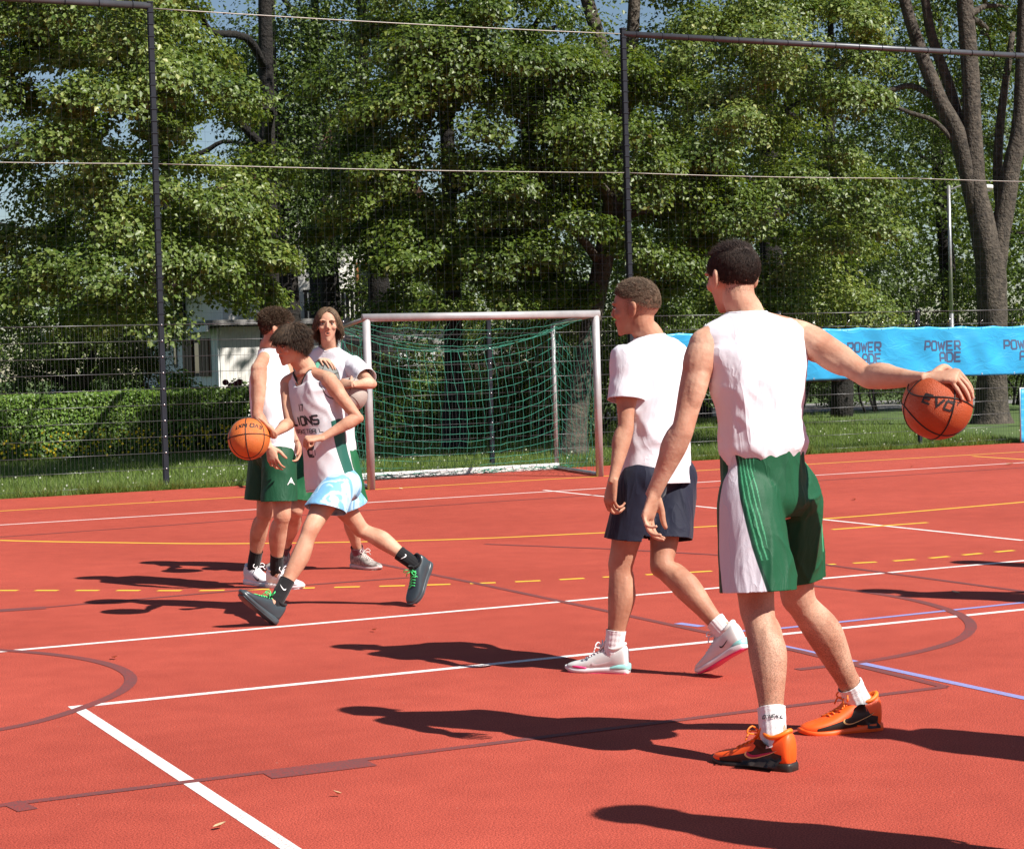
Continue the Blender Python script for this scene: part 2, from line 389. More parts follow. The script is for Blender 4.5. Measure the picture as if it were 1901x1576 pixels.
flowers('yellow_flowers', 430, lambda n, r: np.column_stack([r.uniform(-2.6, 3.6, n), 12.9 - np.abs(r.normal(0, .5, n))]), 0.02, (0.06, 0.5), (0.85, 0.62, 0.03), 'small yellow flowers growing in front of the hedge', 4)
flowers('daisies', 260, lambda n, r: np.column_stack([r.uniform(-5, 14, n), COURT_Y + .2 + 9 * r.uniform(0, 1, n) ** 1.5]), 0.012, (0.04, 0.09), (0.8, 0.79, 0.66), 'scattered small white daisies in the lawn', 5)
# grey path beyond the lawn on the right
M_PATH = material('path_asphalt', (0.20, 0.195, 0.185), 0.9, var=0.25, vscale=3, bump=.2)
V, F = grid_sheet(9, 90, 20.5, 28, 2, 2)
tag(link('path', mesh_data('path', V + A3(0, 0, -0.03), F, M_PATH, False)), kind='structure')
# ------------------------------------------------------------------ fence with ball-stop frame
M_POST = material('dark_grey_powder_coat', (0.013, 0.016, 0.024), 0.7, var=0.2, vscale=5, spec=0.25)
M_WIRE = material('fence_wire', (0.13, 0.135, 0.14), 0.35, metal=0.5)
M_WIRED = material('fence_wire_dark', (0.03, 0.033, 0.036), 0.5)
M_BEAM = material('beam_grey', (0.07, 0.075, 0.085), 0.4, var=0.15, metal=0.3)
M_GALV = material('galvanised_steel', (0.42, 0.43, 0.44), 0.38, var=0.2, vscale=12, metal=0.7)
M_BOLT = material('bright_bolt', (0.75, 0.75, 0.76), 0.25, metal=0.7)
M_ROPE = material('steel_cable', (0.36, 0.34, 0.31), 0.5, metal=0.3)
FY = 2.25
fence = tag(empty('fence', (4.9, FY, 0)), 'dark grey double-rod mesh fence with tall ball-stop posts behind the goal', 'fence')
BOLT = mesh_data('clamp_bolt', *ell((0, 0, 0), (.011, .008, .011), None, 8, 5), M_BOLT)
HOOK = mesh_data('net_hook', *box((0, 0, 0), (.087, .008, .012)), M_POST, False)
RING = mesh_data('net_hook', *tube([(0, .05 * math.cos(a0), .05 * math.sin(a0)) for a0 in np.linspace(0, 6.28, 9)], .006, 4), M_POST)
def shared(name, me, at, parent):
    o = link(name, me, parent, tuple(np.array(at, float) - ORG[parent.name])); ORG[o.name] = ORG[parent.name]; return o
POSTS = [(-6.9, 6.06), (-4.42, 2.1), (-1.86, 6.06), (0.56, 2.08), (2.66, 2.08), (4.86, 6.06), (7.33, 2.1), (9.82, 2.1), (12.3, 2.1), (14.8, 2.1)]
for i, (x, h) in enumerate(POSTS):
    tall = h > 5; s = 0.068 if tall else 0.058
    po = part('post', bbox((x, FY + .05, h / 2 - .15), (s, s, h + .3), .006), M_POST, fence, False)
    for k in range(11): shared('clamp_bolt', BOLT, (x, FY + .05 - s / 2 - .004, .06 + k * .2), po)
    if tall:
        part('post_cap', bbox((x, FY + .05, h + .012), (s + .01, s + .01, .024), .004), M_POST, po, False)
        for q in range(26): shared('net_hook', HOOK, (x, FY + .05 - s / 2 - .004, 2.2 + q * .15), po)
for i in range(len(POSTS) - 1):
    x0, x1 = POSTS[i][0] + .03, POSTS[i + 1][0] - .03
    for k in range(11):
        z = .06 + k * .2
        part('horizontal_rod', tube([(x0, FY - .006, z), (x1, FY - .006, z)], .0034 if k < 10 else .0055, 6), M_WIRE, fence)
    W = []
    for x in np.arange(x0 + .03, x1, .05): W.append(tube([(x, FY, .03), (x, FY, 2.085)], .0014, 3, caps=False))
    part('vertical_wires', cat(W), M_WIRED, fence, False, kind='stuff')
for x0, x1, z in ((-6.9, -1.86, 6.03), (4.86, 14.8, 6.0)):
    b = part('top_beam', tube([(x0, FY + .05, z), (x1, FY + .05, z)], .045, 12), M_BEAM, fence)
    for x in np.arange(x0 + .2, x1, .42): shared('net_hook', RING, (x, FY + .05, z), b)
def cable(x0, x1, z, sag=.03, r=.007):
    t = np.linspace(0, 1, 13); return tube(np.column_stack([x0 + (x1 - x0) * t, np.full(13, FY + .045), z - sag * 4 * t * (1 - t)]), r, 6)
part('cable', cable(-1.86, 4.86, 6.0, .02), M_ROPE, fence)
for a, b in ((-6.9, -1.86), (-1.86, 4.86), (4.86, 9.8), (9.8, 14.8)):
    part('cable', cable(a, b, 4.07, .02, .006), M_ROPE, fence)
N = []
for x in np.arange(-6.85, 14.8, .12): N.append(tube([(x, FY + .04, 2.1), (x, FY + .04, 6.0)], .0011, 3, caps=False))
for z in np.arange(2.2, 6.0, .12): N.append(tube([(-6.9, FY + .04, z), (14.8, FY + .04, z)], .0011, 3, caps=False))
part('ball_stop_net', cat(N), M_POST, fence, False, kind='stuff')

# ------------------------------------------------------------------ goal
M_ALU = material('goal_aluminium', (0.42, 0.41, 0.415), 0.45, var=0.15, vscale=6, metal=0.3, spec=0.5)
M_BAR = material('white_floor_bar', (0.72, 0.71, 0.69), 0.6, var=0.15, vscale=14, bump=.2)
M_NET = material('green_net_cord', (0.045, 0.32, 0.22), 0.6, var=0.2, vscale=40)
goal = tag(empty('handball_goal', (1.54, 0.2, 0)), 'small aluminium handball goal with sagging green net', 'goal')
GW, GH, GRX, GRY = 3.08, 2.04, 0.33, 1.85
sec = lambda c, x, y: (np.array(c, float), np.array(x, float), np.array(y, float))
hw = .046
for x in (0, GW): part('goalpost', loft([sec((x, 0, .004), (hw, 0, 0), (0, hw, 0)), sec((x, 0, GH + (.0)), (hw, 0, 0), (0, hw, 0))], 16, 1, True, 2.6), M_ALU, goal)
part('crossbar', loft([sec((-.047, 0, GH), (0, hw + .002, 0), (0, 0, hw + .002)), sec((GW + .047, 0, GH), (0, hw + .002, 0), (0, 0, hw + .002))], 16, 1, True, 2.6), M_ALU, goal)
for x in (0, GW):
    part('rear_upright', tube([(x + GRX, GRY, .03), (x + GRX, GRY, 1.96)], .028, 10), M_ALU, goal)
    part('top_stay', tube([(x, .03, GH - .01), (x + GRX, GRY, 1.96)], .024, 10), M_ALU, goal)
    part('side_floor_bar', tube([(x, .05, .03), (x + GRX, GRY, .03)], .026, 10), M_GALV, goal)
part('rear_floor_bar', bbox((GW / 2 + GRX, GRY, .045), (GW + .06, .07, .09), .012), M_BAR, goal, False)
def cord(P, r=.0029): return tube(P, r, 3, caps=False)
nets = []
nx, nv = 25, 15
rr = np.random.default_rng(11); jit = rr.normal(0, .008, (nx + 1, nv + 1, 3))
def back_pt(s, v):
    """back panel of the net: hung from the two rear corners and slack in the middle"""
    e = abs(2 * s - 1); belly = 1 - e ** 2.2
    ztop = 1.93 - 0.30 * belly; z = ztop * (1 - v) + 0.05 * v - 0.16 * belly * math.sin(math.pi * v) * (1 - .2 * v)
    y = GRY - .05 - .55 * belly * math.sin(math.pi * min(1, v * .8 + .1)) * .55
    return A3(GRX + .02 + s * GW - .0, y, max(z, .03))
BP = np.array([[back_pt(i / nx, j / nv) for j in range(nv + 1)] for i in range(nx + 1)]) + jit * A3(1, 1, .6)
for i in range(nx + 1): nets.append(cord(BP[i]))
for j in range(nv + 1): nets.append(cord(BP[:, j]))
def roof_pt(s, v):
    e = abs(2 * s - 1); belly = 1 - e ** 2.4; a = A3(s * GW, .04, GH - .04); b = back_pt(s, 0)
    p = a * (1 - v) + b * v; p[2] -= .09 * belly * math.sin(math.pi * v); return p
RP = np.array([[roof_pt(i / nx, j / 10) for j in range(11)] for i in range(nx + 1)]) + rr.normal(0, .008, (nx + 1, 11, 3))
for i in range(nx + 1): nets.append(cord(RP[i]))
for j in range(0, 11, 2): nets.append(cord(RP[:, j]))
for sd in (0, 1):
    SP = np.empty((12, 17, 3))
    for i in range(12):
        for j in range(17):
            t, v = i / 11, j / 16; top = A3(sd * GW + GRX * t, .03 + (GRY - .06) * t, GH - .06 - .1 * t - .35 * math.sin(math.pi * t) * (1 - t * .3))
            p = top * (1 - v) + A3(sd * GW + GRX * t, .05 + (GRY - .08) * t, .03) * v; p[2] -= .12 * math.sin(math.pi * t) * math.sin(math.pi * v)
            p[0] += (.10 if sd else -.05) * math.sin(math.pi * t) * math.sin(math.pi * v); p[2] = max(p[2], .02); SP[i, j] = p
    SP += rr.normal(0, .01, SP.shape)
    for i in range(12): nets.append(cord(SP[i]))
    for j in range(17): nets.append(cord(SP[:, j]))
part('net', cat(nets), M_NET, goal, True)
# slack net bunched on the floor along the back bar
sl = []
for k in range(26):
    x = rr.uniform(.3, 3.4); P = [(x + t * .35 * rr.uniform(.5, 1.2), GRY - .12 + .07 * math.sin(5 * t + k), .012 + .05 * abs(math.sin(4 * t + k))) for t in np.linspace(0, 1, 9)]
    sl.append(cord(np.array(P), .004))
part('loose_net', cat(sl), M_NET, goal, True, kind='stuff')

# ------------------------------------------------------------------ stroke lettering
GLY = {  # polylines on a 0..1 box (x, y)
 'P': [[(0, 0), (0, 1), (.85, 1), (1, .85), (1, .52), (.85, .4), (.06, .4)]],
 'O': [[(.15, 0), (0, .15), (0, .85), (.15, 1), (.85, 1), (1, .85), (1, .15), (.85, 0), (.15, 0)]],
 'W': [[(0, 1), (.24, 0), (.5, .8), (.76, 0), (1, 1)]],
 'E': [[(1, 1), (0, 1), (0, 0), (1, 0)], [(.06, .5), (.85, .5)]],
 'R': [[(0, 0), (0, 1), (.85, 1), (1, .85), (1, .55), (.85, .45), (.06, .45)], [(.5, .42), (1, 0)]],
 'A': [[(0, 0), (0, .8), (.2, 1), (.8, 1), (1, .8), (1, 0)], [(.06, .4), (.94, .4)]],
 'D': [[(0, 0), (0, 1), (.75, 1), (1, .75), (1, .25), (.75, 0), (0, 0)]],
 'L': [[(0, 1), (0, 0), (1, 0)]], 'I': [[(.5, 0), (.5, 1)]],
 'N': [[(0, 0), (0, 1), (1, 0), (1, 1)]],
 'S': [[(1, .88), (.86, 1), (.14, 1), (0, .86), (0, .6), (.12, .5), (.88, .5), (1, .4), (1, .14), (.86, 0), (.14, 0), (0, .12)]],
 'B': [[(0, 0), (0, 1), (.8, 1), (.95, .86), (.95, .62), (.82, .52), (.06, .52)], [(.84, .48), (1, .36), (1, .14), (.84, 0), (.06, 0)]],
 'K': [[(0, 0), (0, 1)], [(1, 1), (.07, .5)], [(.3, .52), (1, 0)]],
 'T': [[(0, 1), (1, 1)], [(.5, .94), (.5, 0)]],
 'V': [[(0, 1), (.5, 0), (1, 1)]], 'X': [[(0, 0), (1, 1)], [(0, 1), (1, 0)]],
 '1': [[(.2, .8), (.55, 1), (.55, 0)]], '7': [[(0, 1), (1, 1), (.4, 0)]],
 '8': [[(.15, .5), (0, .62), (0, .88), (.15, 1), (.85, 1), (1, .88), (1, .62), (.85, .5), (.15, .5), (0, .38), (0, .12), (.15, 0), (.85, 0), (1, .12), (1, .38), (.85, .5)]],
 "'": [[(.5, 1), (.4, .75)]], 'C': [[(1, .85), (.85, 1), (.15, 1), (0, .85), (0, .15), (.15, 0), (.85, 0), (1, .15)]], 'U': [[(0, 1), (0, .15), (.15, 0), (.85, 0), (1, .15), (1, 1)]]}
def strip2d(P, w, step=.02):
    """mitred ribbon along a 2-D polyline -> list of (left, right) points"""
    P = [np.array(p, float) for p in P]; Q = [P[0]]
    for a, b in zip(P, P[1:]):
        n = max(1, int(np.linalg.norm(b - a) / step))
        for k in range(1, n + 1): Q.append(a + (b - a) * k / n)
    Q = np.array(Q); out = []
    closed = np.linalg.norm(Q[0] - Q[-1]) < 1e-6
    for i in range(len(Q)):
        a = Q[i] - (Q[i - 1] if i else (Q[-2] if closed else 2 * Q[0] - Q[1])); b = (Q[i + 1] if i < len(Q) - 1 else (Q[1] if closed else 2 * Q[-1] - Q[-2])) - Q[i]
        a, b = a / (np.linalg.norm(a) + 1e-9), b / (np.linalg.norm(b) + 1e-9); na, nb = A3(-a[1], a[0], 0)[:2], A3(-b[1], b[0], 0)[:2]
        m = na + nb; m /= (np.linalg.norm(m) + 1e-9); m *= min(1.8, 1 / max(.35, float(m @ na))); out.append((Q[i] + m * w / 2, Q[i] - m * w / 2))
    return out
def letters2d(text, h, wd, gap, th, step=.02, slant=0.0):
    """list of (text character, 2-D ribbons)"""
    res = []; x = 0.0
    for ch in text:
        if ch == ' ': x += wd * .6; continue
        w = wd * (.5 if ch in "I'1" else 1.25 if ch == 'W' else 1)
        rib = [strip2d([((x + px * w + slant * py * h), py * h) for px, py in pl], th, step) for pl in GLY[ch]]
        res.append((ch, rib)); x += w + gap
    return res, x - gap
def ribbons_to_mesh(ribs, f):
    """f maps (x, y, layer) to a world point"""
    V, F = [], []
    for L, rib in enumerate(ribs):
        k = len(V)
        for i, (a, b) in enumerate(rib):
            V += [f(a[0], a[1], L), f(b[0], b[1], L)]
            if i: F.append((k + 2 * i - 2, k + 2 * i - 1, k + 2 * i + 1, k + 2 * i))
    return np.array(V), F

# ------------------------------------------------------------------ blue advertising banner on the fence
def banner_material():
    m = material('blue_banner_vinyl', (0.020, 0.335, 0.62), 0.42, var=0.12, vscale=2.5, spec=0.5); return m
M_BAN = banner_material(); M_BANTXT = material('banner_print', (0.045, 0.08, 0.16), 0.5)
BX0, BX1, BZ0, BZ1 = 5.2, 14.6, 1.065, 1.825
banner = tag(empty('banner', (9.9, FY - .05, BZ0)), 'long bright blue advertising banner tied to the fence on the right', 'banner')
def ban(x, z):
    t = (z - BZ0) / (BZ1 - BZ0); w = 0.030 * math.sin(x * 2.1 + 1.2 * t) * (1 - .5 * t) + .02 * math.sin(x * 5.3 - 2.5 * t) + .012 * math.sin(x * 11 + 5 * t + math.sin(x * 3))
    scal = -.018 * abs(math.sin(x * math.pi / .62)) * t ** 4
    return A3(x, FY - .065 + w * .8 * (0.35 + math.sin(math.pi * t)), z + scal + .012 * math.sin(x * .9))
nxb, nzb = 330, 22
BV = np.array([ban(BX0 + (BX1 - BX0) * i / nxb, BZ0 + (BZ1 - BZ0) * j / nzb) for j in range(nzb + 1) for i in range(nxb + 1)])
idx = (np.arange(nxb)[None, :] + (nxb + 1) * np.arange(nzb)[:, None]).ravel()
o = part('vinyl_sheet', (BV, np.column_stack([idx, idx + 1, idx + nxb + 2, idx + nxb + 1])), M_BAN, banner)
md = o.modifiers.new('thickness', 'SOLIDIFY'); md.thickness = .002; md.offset = 1.0
def banner_words(xc, z1):
    for text, right, zt in (('POWER', xc + .30, z1), ('ADE', xc + .30, z1 - .175)):
        L, wid = letters2d(text, .135, .092, .034, .03, .03); x0 = right - wid
        for ch, ribs in L:
            part('printed_letter', ribbons_to_mesh(ribs, lambda a, b, l: ban(x0 + a, zt - .135 + b) + A3(0, -.0035 - .0004 * l, 0)), M_BANTXT, banner, False)
_bl = [YP(u, 640, FY - .065)[0] for u in (1283, 1606, 1750, 1895)]
for xc in (_bl[0], _bl[0] + (_bl[1] - _bl[0]) / 2, _bl[1], _bl[2], _bl[3], _bl[3] + 1.45): banner_words(xc, 1.60)
for k in range(15):
    x = BX0 + .15 + k * .62
    part('cable_tie', tube([ban(x, BZ1 - .03) + A3(0, -.006, 0), (x + .01, FY - .03, BZ1 + .06), (x + .02, FY + .01, BZ1 + .01)], .004, 5), M_POST, banner)
    part('cable_tie', tube([(x + .01, FY - .03, BZ1 + .05), (x + .05, FY - .05, BZ1 + .085 + .02 * (k % 3))], .003, 4), M_BOLT, banner)
    part('eyelet', tube([ban(x, BZ0 + .03) + A3(.012 * math.cos(a), -.004, .012 * math.sin(a)) for a in np.linspace(0, 6.28, 9)], .003, 4), M_BOLT, banner)
# second small banner leaning against the fence at the right edge
b2 = tag(empty('banner', (11.95, 2.0, 0)), 'small blue banner leaning low against the fence at the right edge', 'banner')
def lean(s, t): return A3(11.50 + .13 * t + s * 1.5, 2.0 + .16 * t, .02 + .82 * t) + A3(0, .012 * math.sin(9 * s + 4 * t), 0)
G2 = np.array([lean(i / 24, j / 10) for j in range(11) for i in range(25)]); ix = (np.arange(24)[None, :] + 25 * np.arange(10)[:, None]).ravel()
o = part('vinyl_sheet', (G2, np.column_stack([ix, ix + 1, ix + 26, ix + 25])), M_BAN, b2); o.modifiers.new('thickness', 'SOLIDIFY').thickness = .003
part('frame_tube', cat([tube([lean(0, 0), lean(0, 1), lean(1, 1), lean(1, 0)], .012, 8)]), M_GALV, b2)

# ------------------------------------------------------------------ street lamp behind the lawn
lb = GP(1770, 777); ld = float((lb - CAM) @ CF)
lamp = tag(empty('street_lamp', lb), 'thin galvanised lamp pole with white lamp head beside the big right-hand tree', 'street lamp')
top = U(1761, 345, ld)
part('pole', cat([tube([lb, lb * .55 + top * .45], [.055, .05], 12), tube([lb * .55 + top * .45, top], [.042, .038], 12)]), M_GALV, lamp)
hd = U(1832, 350, ld); part('arm', tube([top - A3(0, 0, .1), (top + hd) / 2 + A3(0, 0, .06), hd], .022, 8, 6), M_GALV, lamp)
M_LW = material('lamp_white', (0.8, 0.8, 0.78), 0.35)
h1 = part('lamp_head', loft([(hd + CR * x + A3(0, 0, z), CF * w, A3(0, 0, q)) for x, w, q, z in ((-.2, .03, .02, 0), (-.15, .09, .05, 0), (0, .13, .075, .01), (.14, .1, .06, .01), (.2, .03, .03, 0))], 16, 4), M_LW, lamp)
part('diffuser', ell(hd + A3(0, 0, -.05), (.13, .1, .05)), M_GALV, h1)

# ------------------------------------------------------------------ houses behind the hedge
M_PLAS = material('white_plaster', (0.74, 0.72, 0.68), 0.85, var=0.06, vscale=2, bump=.15, bscale=80)
M_BOARD = material('pale_board', (0.70, 0.72, 0.72), 0.7, var=0.12, vscale=4)
M_WOOD = material('brown_shutter_wood', (0.10, 0.045, 0.022), 0.65, var=0.3, vscale=18)
M_WOOD2 = material('orange_brown_timber', (0.30, 0.12, 0.04), 0.65, var=0.3, vscale=12)
M_DARKW = material('dark_timber', (0.045, 0.03, 0.024), 0.7, var=0.3, vscale=12)
M_TILE = material('red_roof_tile', (0.22, 0.07, 0.045), 0.75, var=0.3, vscale=6)
M_GREYR = material('grey_roof', (0.24, 0.23, 0.22), 0.8, var=0.15)
M_GLASS = material('window_glass', (0.02, 0.025, 0.03), 0.06, spec=0.8)
hc = U(410, 690, 45.0); hx, hy = hc[0], hc[1]
h = tag(empty('garden_house', (hx + 3, hy + 3, 0)), 'low white garden house with brown shutters behind the left hedge', 'house')
part('wall', box((hx + 3, hy + 3.4, 1.25), (6.0, 6.8, 2.52)), M_PLAS, h, False)
# shaded side wall clad with upright boards, each its own piece
nb = 34
for k in range(nb):
    y0 = hy + .02 + k * .2
    part('board', box((hx - .025 - .004 * (k % 2), y0 + .095, 1.25), (.05, .188, 2.45)), M_BOARD, h, False)
def shutter_window(y0, y1, z0, z1, shut=True):
    w = part('window', box((hx - .04, (y0 + y1) / 2, (z0 + z1) / 2), (.06, y1 - y0 + .1, z1 - z0 + .1)), M_DARKW, h, False)
    part('pane', box((hx - .062, (y0 + y1) / 2, (z0 + z1) / 2), (.02, y1 - y0 - .06, z1 - z0 - .06)), M_GLASS, w, False)
    if shut:
        hwid = (y1 - y0) / 2
        for sgn in (-1, 1):
            yc = (y0 + y1) / 2 + sgn * (hwid * .78); sh = part('shutter', box((hx - .085, yc, (z0 + z1) / 2), (.035, hwid * .92, z1 - z0 + .12)), M_WOOD, h, False)
            for k in range(3): part('shutter_slat', box((hx - .108, yc + (k - 1) * hwid * .3, (z0 + z1) / 2), (.012, hwid * .26, z1 - z0 + .06)), M_WOOD, sh, False)
def wy(u, v):
    k = CF + (u - PW / 2) / FPX * CR + (PH / 2 - v) / FPX * CU; p = CAM + k * ((hx - CAM[0]) / k[0]); return p[1], p[2]
ya, za = wy(350, 636); yb, zb = wy(392, 694); shutter_window(min(ya, yb), max(ya, yb), zb, za)
ya, za = wy(311, 612); yb, zb = wy(319, 648); shutter_window(min(ya, yb), max(ya, yb), zb, za, False)
ya, za = wy(327, 640); yb, zb = wy(333, 678); shutter_window(min(ya, yb), max(ya, yb), zb, za, False)
rf = part('roof', box((hx + 3, hy + 3.4, 2.60), (6.9, 7.7, .12)), M_GREYR, h, False)
part('eave_board', box((hx - .43, hy + 3.4, 2.47), (.05, 7.7, .14)), M_BOARD, rf, False)

# tall white house seen through the leaves
d2 = 52.0; ap = U(620, 212, d2); g2 = U(620, 600, d2); bx, by, bz = ap[0], ap[1], ap[2]
H2 = tag(empty('gabled_house', (bx, by + 5, 0)), 'tall white gabled house with red roof and dark picket balcony behind the trees', 'house')
hw2, ez = 3.3, bz - 3.9
part('wall', (np.array([(bx - hw2, by, -.1), (bx + hw2, by, -.1), (bx + hw2, by, ez), (bx, by, bz - .12), (bx - hw2, by, ez), (bx - hw2, by + 6, -.1), (bx + hw2, by + 6, -.1), (bx + hw2, by + 6, ez), (bx, by + 6, bz - .12), (bx - hw2, by + 6, ez)]),
     [(0, 1, 2, 3, 4), (9, 8, 7, 6, 5), (0, 5, 6, 1), (1, 6, 7, 2), (4, 9, 5, 0), (2, 7, 8, 3), (3, 8, 9, 4)]), M_PLAS, H2, False)
for sgn in (-1, 1):
    e = A3(bx + sgn * (hw2 + .6), 0, ez - .7); n = nrm(A3(sgn * 3.9, 0, 3.3)); q = A3(bx, 0, bz)
    r = part('roof', box(((e + q) / 2 + n * .0) * A3(1, 0, 1) + A3(0, by + 2.7, 0) + n * .04, (np.linalg.norm(q - e), 7.6, .2), [nrm(q - e), A3(0, 1, 0), np.cross(nrm(q - e), A3(0, 1, 0))]), M_TILE, H2, False)
    part('barge_board', box((e + q) / 2 * A3(1, 0, 1) + A3(0, by - 1.15, 0) + n * .02, (np.linalg.norm(q - e), .06, .3), [nrm(q - e), A3(0, 1, 0), np.cross(nrm(q - e), A3(0, 1, 0))]), M_WOOD, r, False)
bl0, bl1 = U(556, 600, d2 - 1.2), U(790, 600, d2 - 1.2); zt, zb = U(620, 540, d2 - 1.2)[2], U(620, 594, d2 - 1.2)[2]
bal = part('balcony', box(((bl0[0] + bl1[0]) / 2, by - .6, zb - .1), (bl1[0] - bl0[0], 1.2, .16)), M_DARKW, H2, False)
part('hand_rail', box(((bl0[0] + bl1[0]) / 2, by - 1.2, zt), (bl1[0] - bl0[0], .09, .07)), M_DARKW, bal, False)
for k in range(int((bl1[0] - bl0[0]) / .13)): part('picket', box((bl0[0] + .06 + k * .13, by - 1.2, (zt + zb) / 2), (.085, .03, zt - zb)), M_DARKW, bal, False)
for u0, u1, v0, v1, m in ((660, 700, 488, 548, M_WOOD2), (575, 610, 300, 350, M_DARKW), (740, 775, 480, 545, M_DARKW)):
    a, b = YP(u0, v0, by), YP(u1, v1, by); w = part('window', box(((a[0] + b[0]) / 2, by - .03, (a[2] + b[2]) / 2), (b[0] - a[0], .08, a[2] - b[2])), m, H2, False)
    part('pane', box(((a[0] + b[0]) / 2, by - .075, (a[2] + b[2]) / 2), ((b[0] - a[0]) * .8, .02, (a[2] - b[2]) * .85)), M_GLASS, w, False)

# sheds that show through the goal
def shed(name, label, u0, u1, v1, d, mat, m2, depth=2.5):
    a, b = U(u0, v1, d), U(u1, v1, d); y = (a[1] + b[1]) / 2; s = tag(empty(name, ((a[0] + b[0]) / 2, y + depth / 2, 0)), label, 'shed')
    x0, x1, zt = YP(u0, v1, y)[0], YP(u1, v1, y)[0], a[2]
    part('wall', box(((x0 + x1) / 2, y + depth / 2, zt / 2), (x1 - x0, depth, zt)), mat, s, False); n = max(4, int((x1 - x0) / .14))
    for k in range(n): part('plank', box((x0 + (k + .5) * (x1 - x0) / n, y - .02 - .006 * (k % 2), zt / 2 - .02), ((x1 - x0) / n - .012, .03, zt - .06)), mat, s, False)
    part('roof', box(((x0 + x1) / 2, y + depth / 2, zt + .06), (x1 - x0 + .3, depth + .4, .1), [A3(1, 0, 0), nrm(A3(0, 1, .06)), nrm(A3(0, -.06, 1))]), m2, s, False); return s
shed('wooden_shed', 'orange-brown plank shed seen through the goal beside its left post', 680, 733, 636, 42.5, M_WOOD2, M_DARKW)
shed('board_shed', 'pale grey board shed seen through the middle of the goal net', 735, 806, 634, 42.0, M_BOARD, M_GREYR)
shed('dark_shed', 'dark brown shed seen through the goal right of the pale shed', 812, 965, 655, 43.5, M_DARKW, M_GREYR)
# white box and pots in the garden on the left
gb = U(111, 733, 41.5); gb2 = U(133, 733, 41.5)
tb = single('rain_tank', bbox(((gb[0] + gb2[0]) / 2, gb[1] + .3, U(111, 723, 41.5)[2] / 2), (abs(gb2[0] - gb[0]) + .25, .6, U(111, 723, 41.5)[2]), .04), material('tank_white', (.6, .6, .58), .6, var=.1), ((gb[0] + gb2[0]) / 2, gb[1] + .3, 0), False)
tag(tb, 'pale grey water tank at the foot of the small garden tree', 'tank')
# ------------------------------------------------------------------ trees, hedge, shrubs
def bark(name, c1, c2):
    m = material(name, c1, 0.9, col2=c2, vscale=9, detail=8, bump=1.0, bscale=20); m.node_tree.nodes['Bump'].inputs['Distance'].default_value = .05; return m
M_BARK = bark('grey_brown_bark', (0.026, 0.021, 0.016), (0.105, 0.086, 0.066))
M_BARK2 = bark('dark_bark', (0.006, 0.005, 0.004), (0.018, 0.014, 0.011))
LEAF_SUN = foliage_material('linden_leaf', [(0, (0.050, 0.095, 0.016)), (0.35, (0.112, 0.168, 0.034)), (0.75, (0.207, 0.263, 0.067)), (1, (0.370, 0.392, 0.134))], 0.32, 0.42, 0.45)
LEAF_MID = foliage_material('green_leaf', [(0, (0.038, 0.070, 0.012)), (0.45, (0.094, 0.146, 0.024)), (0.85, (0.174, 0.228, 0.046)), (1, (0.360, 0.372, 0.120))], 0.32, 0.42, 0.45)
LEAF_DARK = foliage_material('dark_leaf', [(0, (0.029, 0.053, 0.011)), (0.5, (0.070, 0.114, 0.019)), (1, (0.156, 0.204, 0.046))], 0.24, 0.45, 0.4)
LEAF_HEDGE = foliage_material('hedge_leaf', [(0, (0.057, 0.115, 0.018)), (0.5, (0.127, 0.230, 0.034)), (1, (0.253, 0.345, 0.069))], 0.32, 0.42, 0.4)
def leaves(C, R, AX, cnt, size, seed, droop=0.35, shell=0.5):
    """leaf-sized faces through many flattened clumps. C centres (k,3), R radii (k,3), AX outward dirs (k,3), cnt leaves per clump"""
    r = np.random.default_rng(seed); ci = np.repeat(np.arange(len(C)), cnt); n = len(ci)
    d = r.normal(size=(n, 3)); d /= np.linalg.norm(d, axis=1)[:, None]
    q = r.uniform(0, 1, n) ** shell; loc = d * q[:, None] * R[ci]
    P = C[ci] + loc
    out = AX[ci]; hd = (loc * out).sum(1)                       # sprays hang down towards their outer end
    P[:, 2] -= droop * np.maximum(hd, -.2) * .8 + .12 * (loc[:, :2] ** 2).sum(1)
    P += .10 * np.column_stack([vnoise(P * 3.1, seed + 1), vnoise(P * 3.1, seed + 2), vnoise(P * 3.1, seed + 3)])
    N = .55 * d + A3(0, 0, .75) + .35 * out + r.normal(0, .45, (n, 3)); N /= np.linalg.norm(N, axis=1)[:, None]
    T = r.normal(size=(n, 3)) + .6 * out + A3(0, 0, -.55); T -= (T * N).sum(1)[:, None] * N; T /= np.linalg.norm(T, axis=1)[:, None]
    S = np.cross(N, T); L = (size * .88 * r.uniform(.5, 1.4, n))[:, None]
    V = np.empty((n, 4, 3)); V[:, 0] = P; V[:, 1] = P + T * L * .42 + S * L * .40 + N * L * .14; V[:, 2] = P + T * L * 1.02 - N * L * .10; V[:, 3] = P + T * L * .42 - S * L * .40 + N * L * .14
    i = np.arange(n) * 4; F = np.column_stack([i, i + 1, i + 2, i, i + 2, i + 3]).reshape(-1, 3)
    col = np.clip(.42 + .22 * r.normal(size=n) + .16 * vnoise(C * 1.3, seed + 9)[ci] + .1 * vnoise(P * .9, seed + 4), 0, 1)
    return V.reshape(-1, 3), F, col
def crown_part(tree, C, R, AX, cnt, size, mat, seed, droop=.35, shell=.5, name='crown'):
    V, F, col = leaves(np.asarray(C, float), np.asarray(R, float), np.asarray(AX, float), np.asarray(cnt, int), size, seed, droop, shell)
    me = mesh_data(name, V - ORG[tree.name], F, mat, False); set_attr(me, col, 2)
    o = link(name, me, tree); ORG[o.name] = ORG[tree.name]; return o
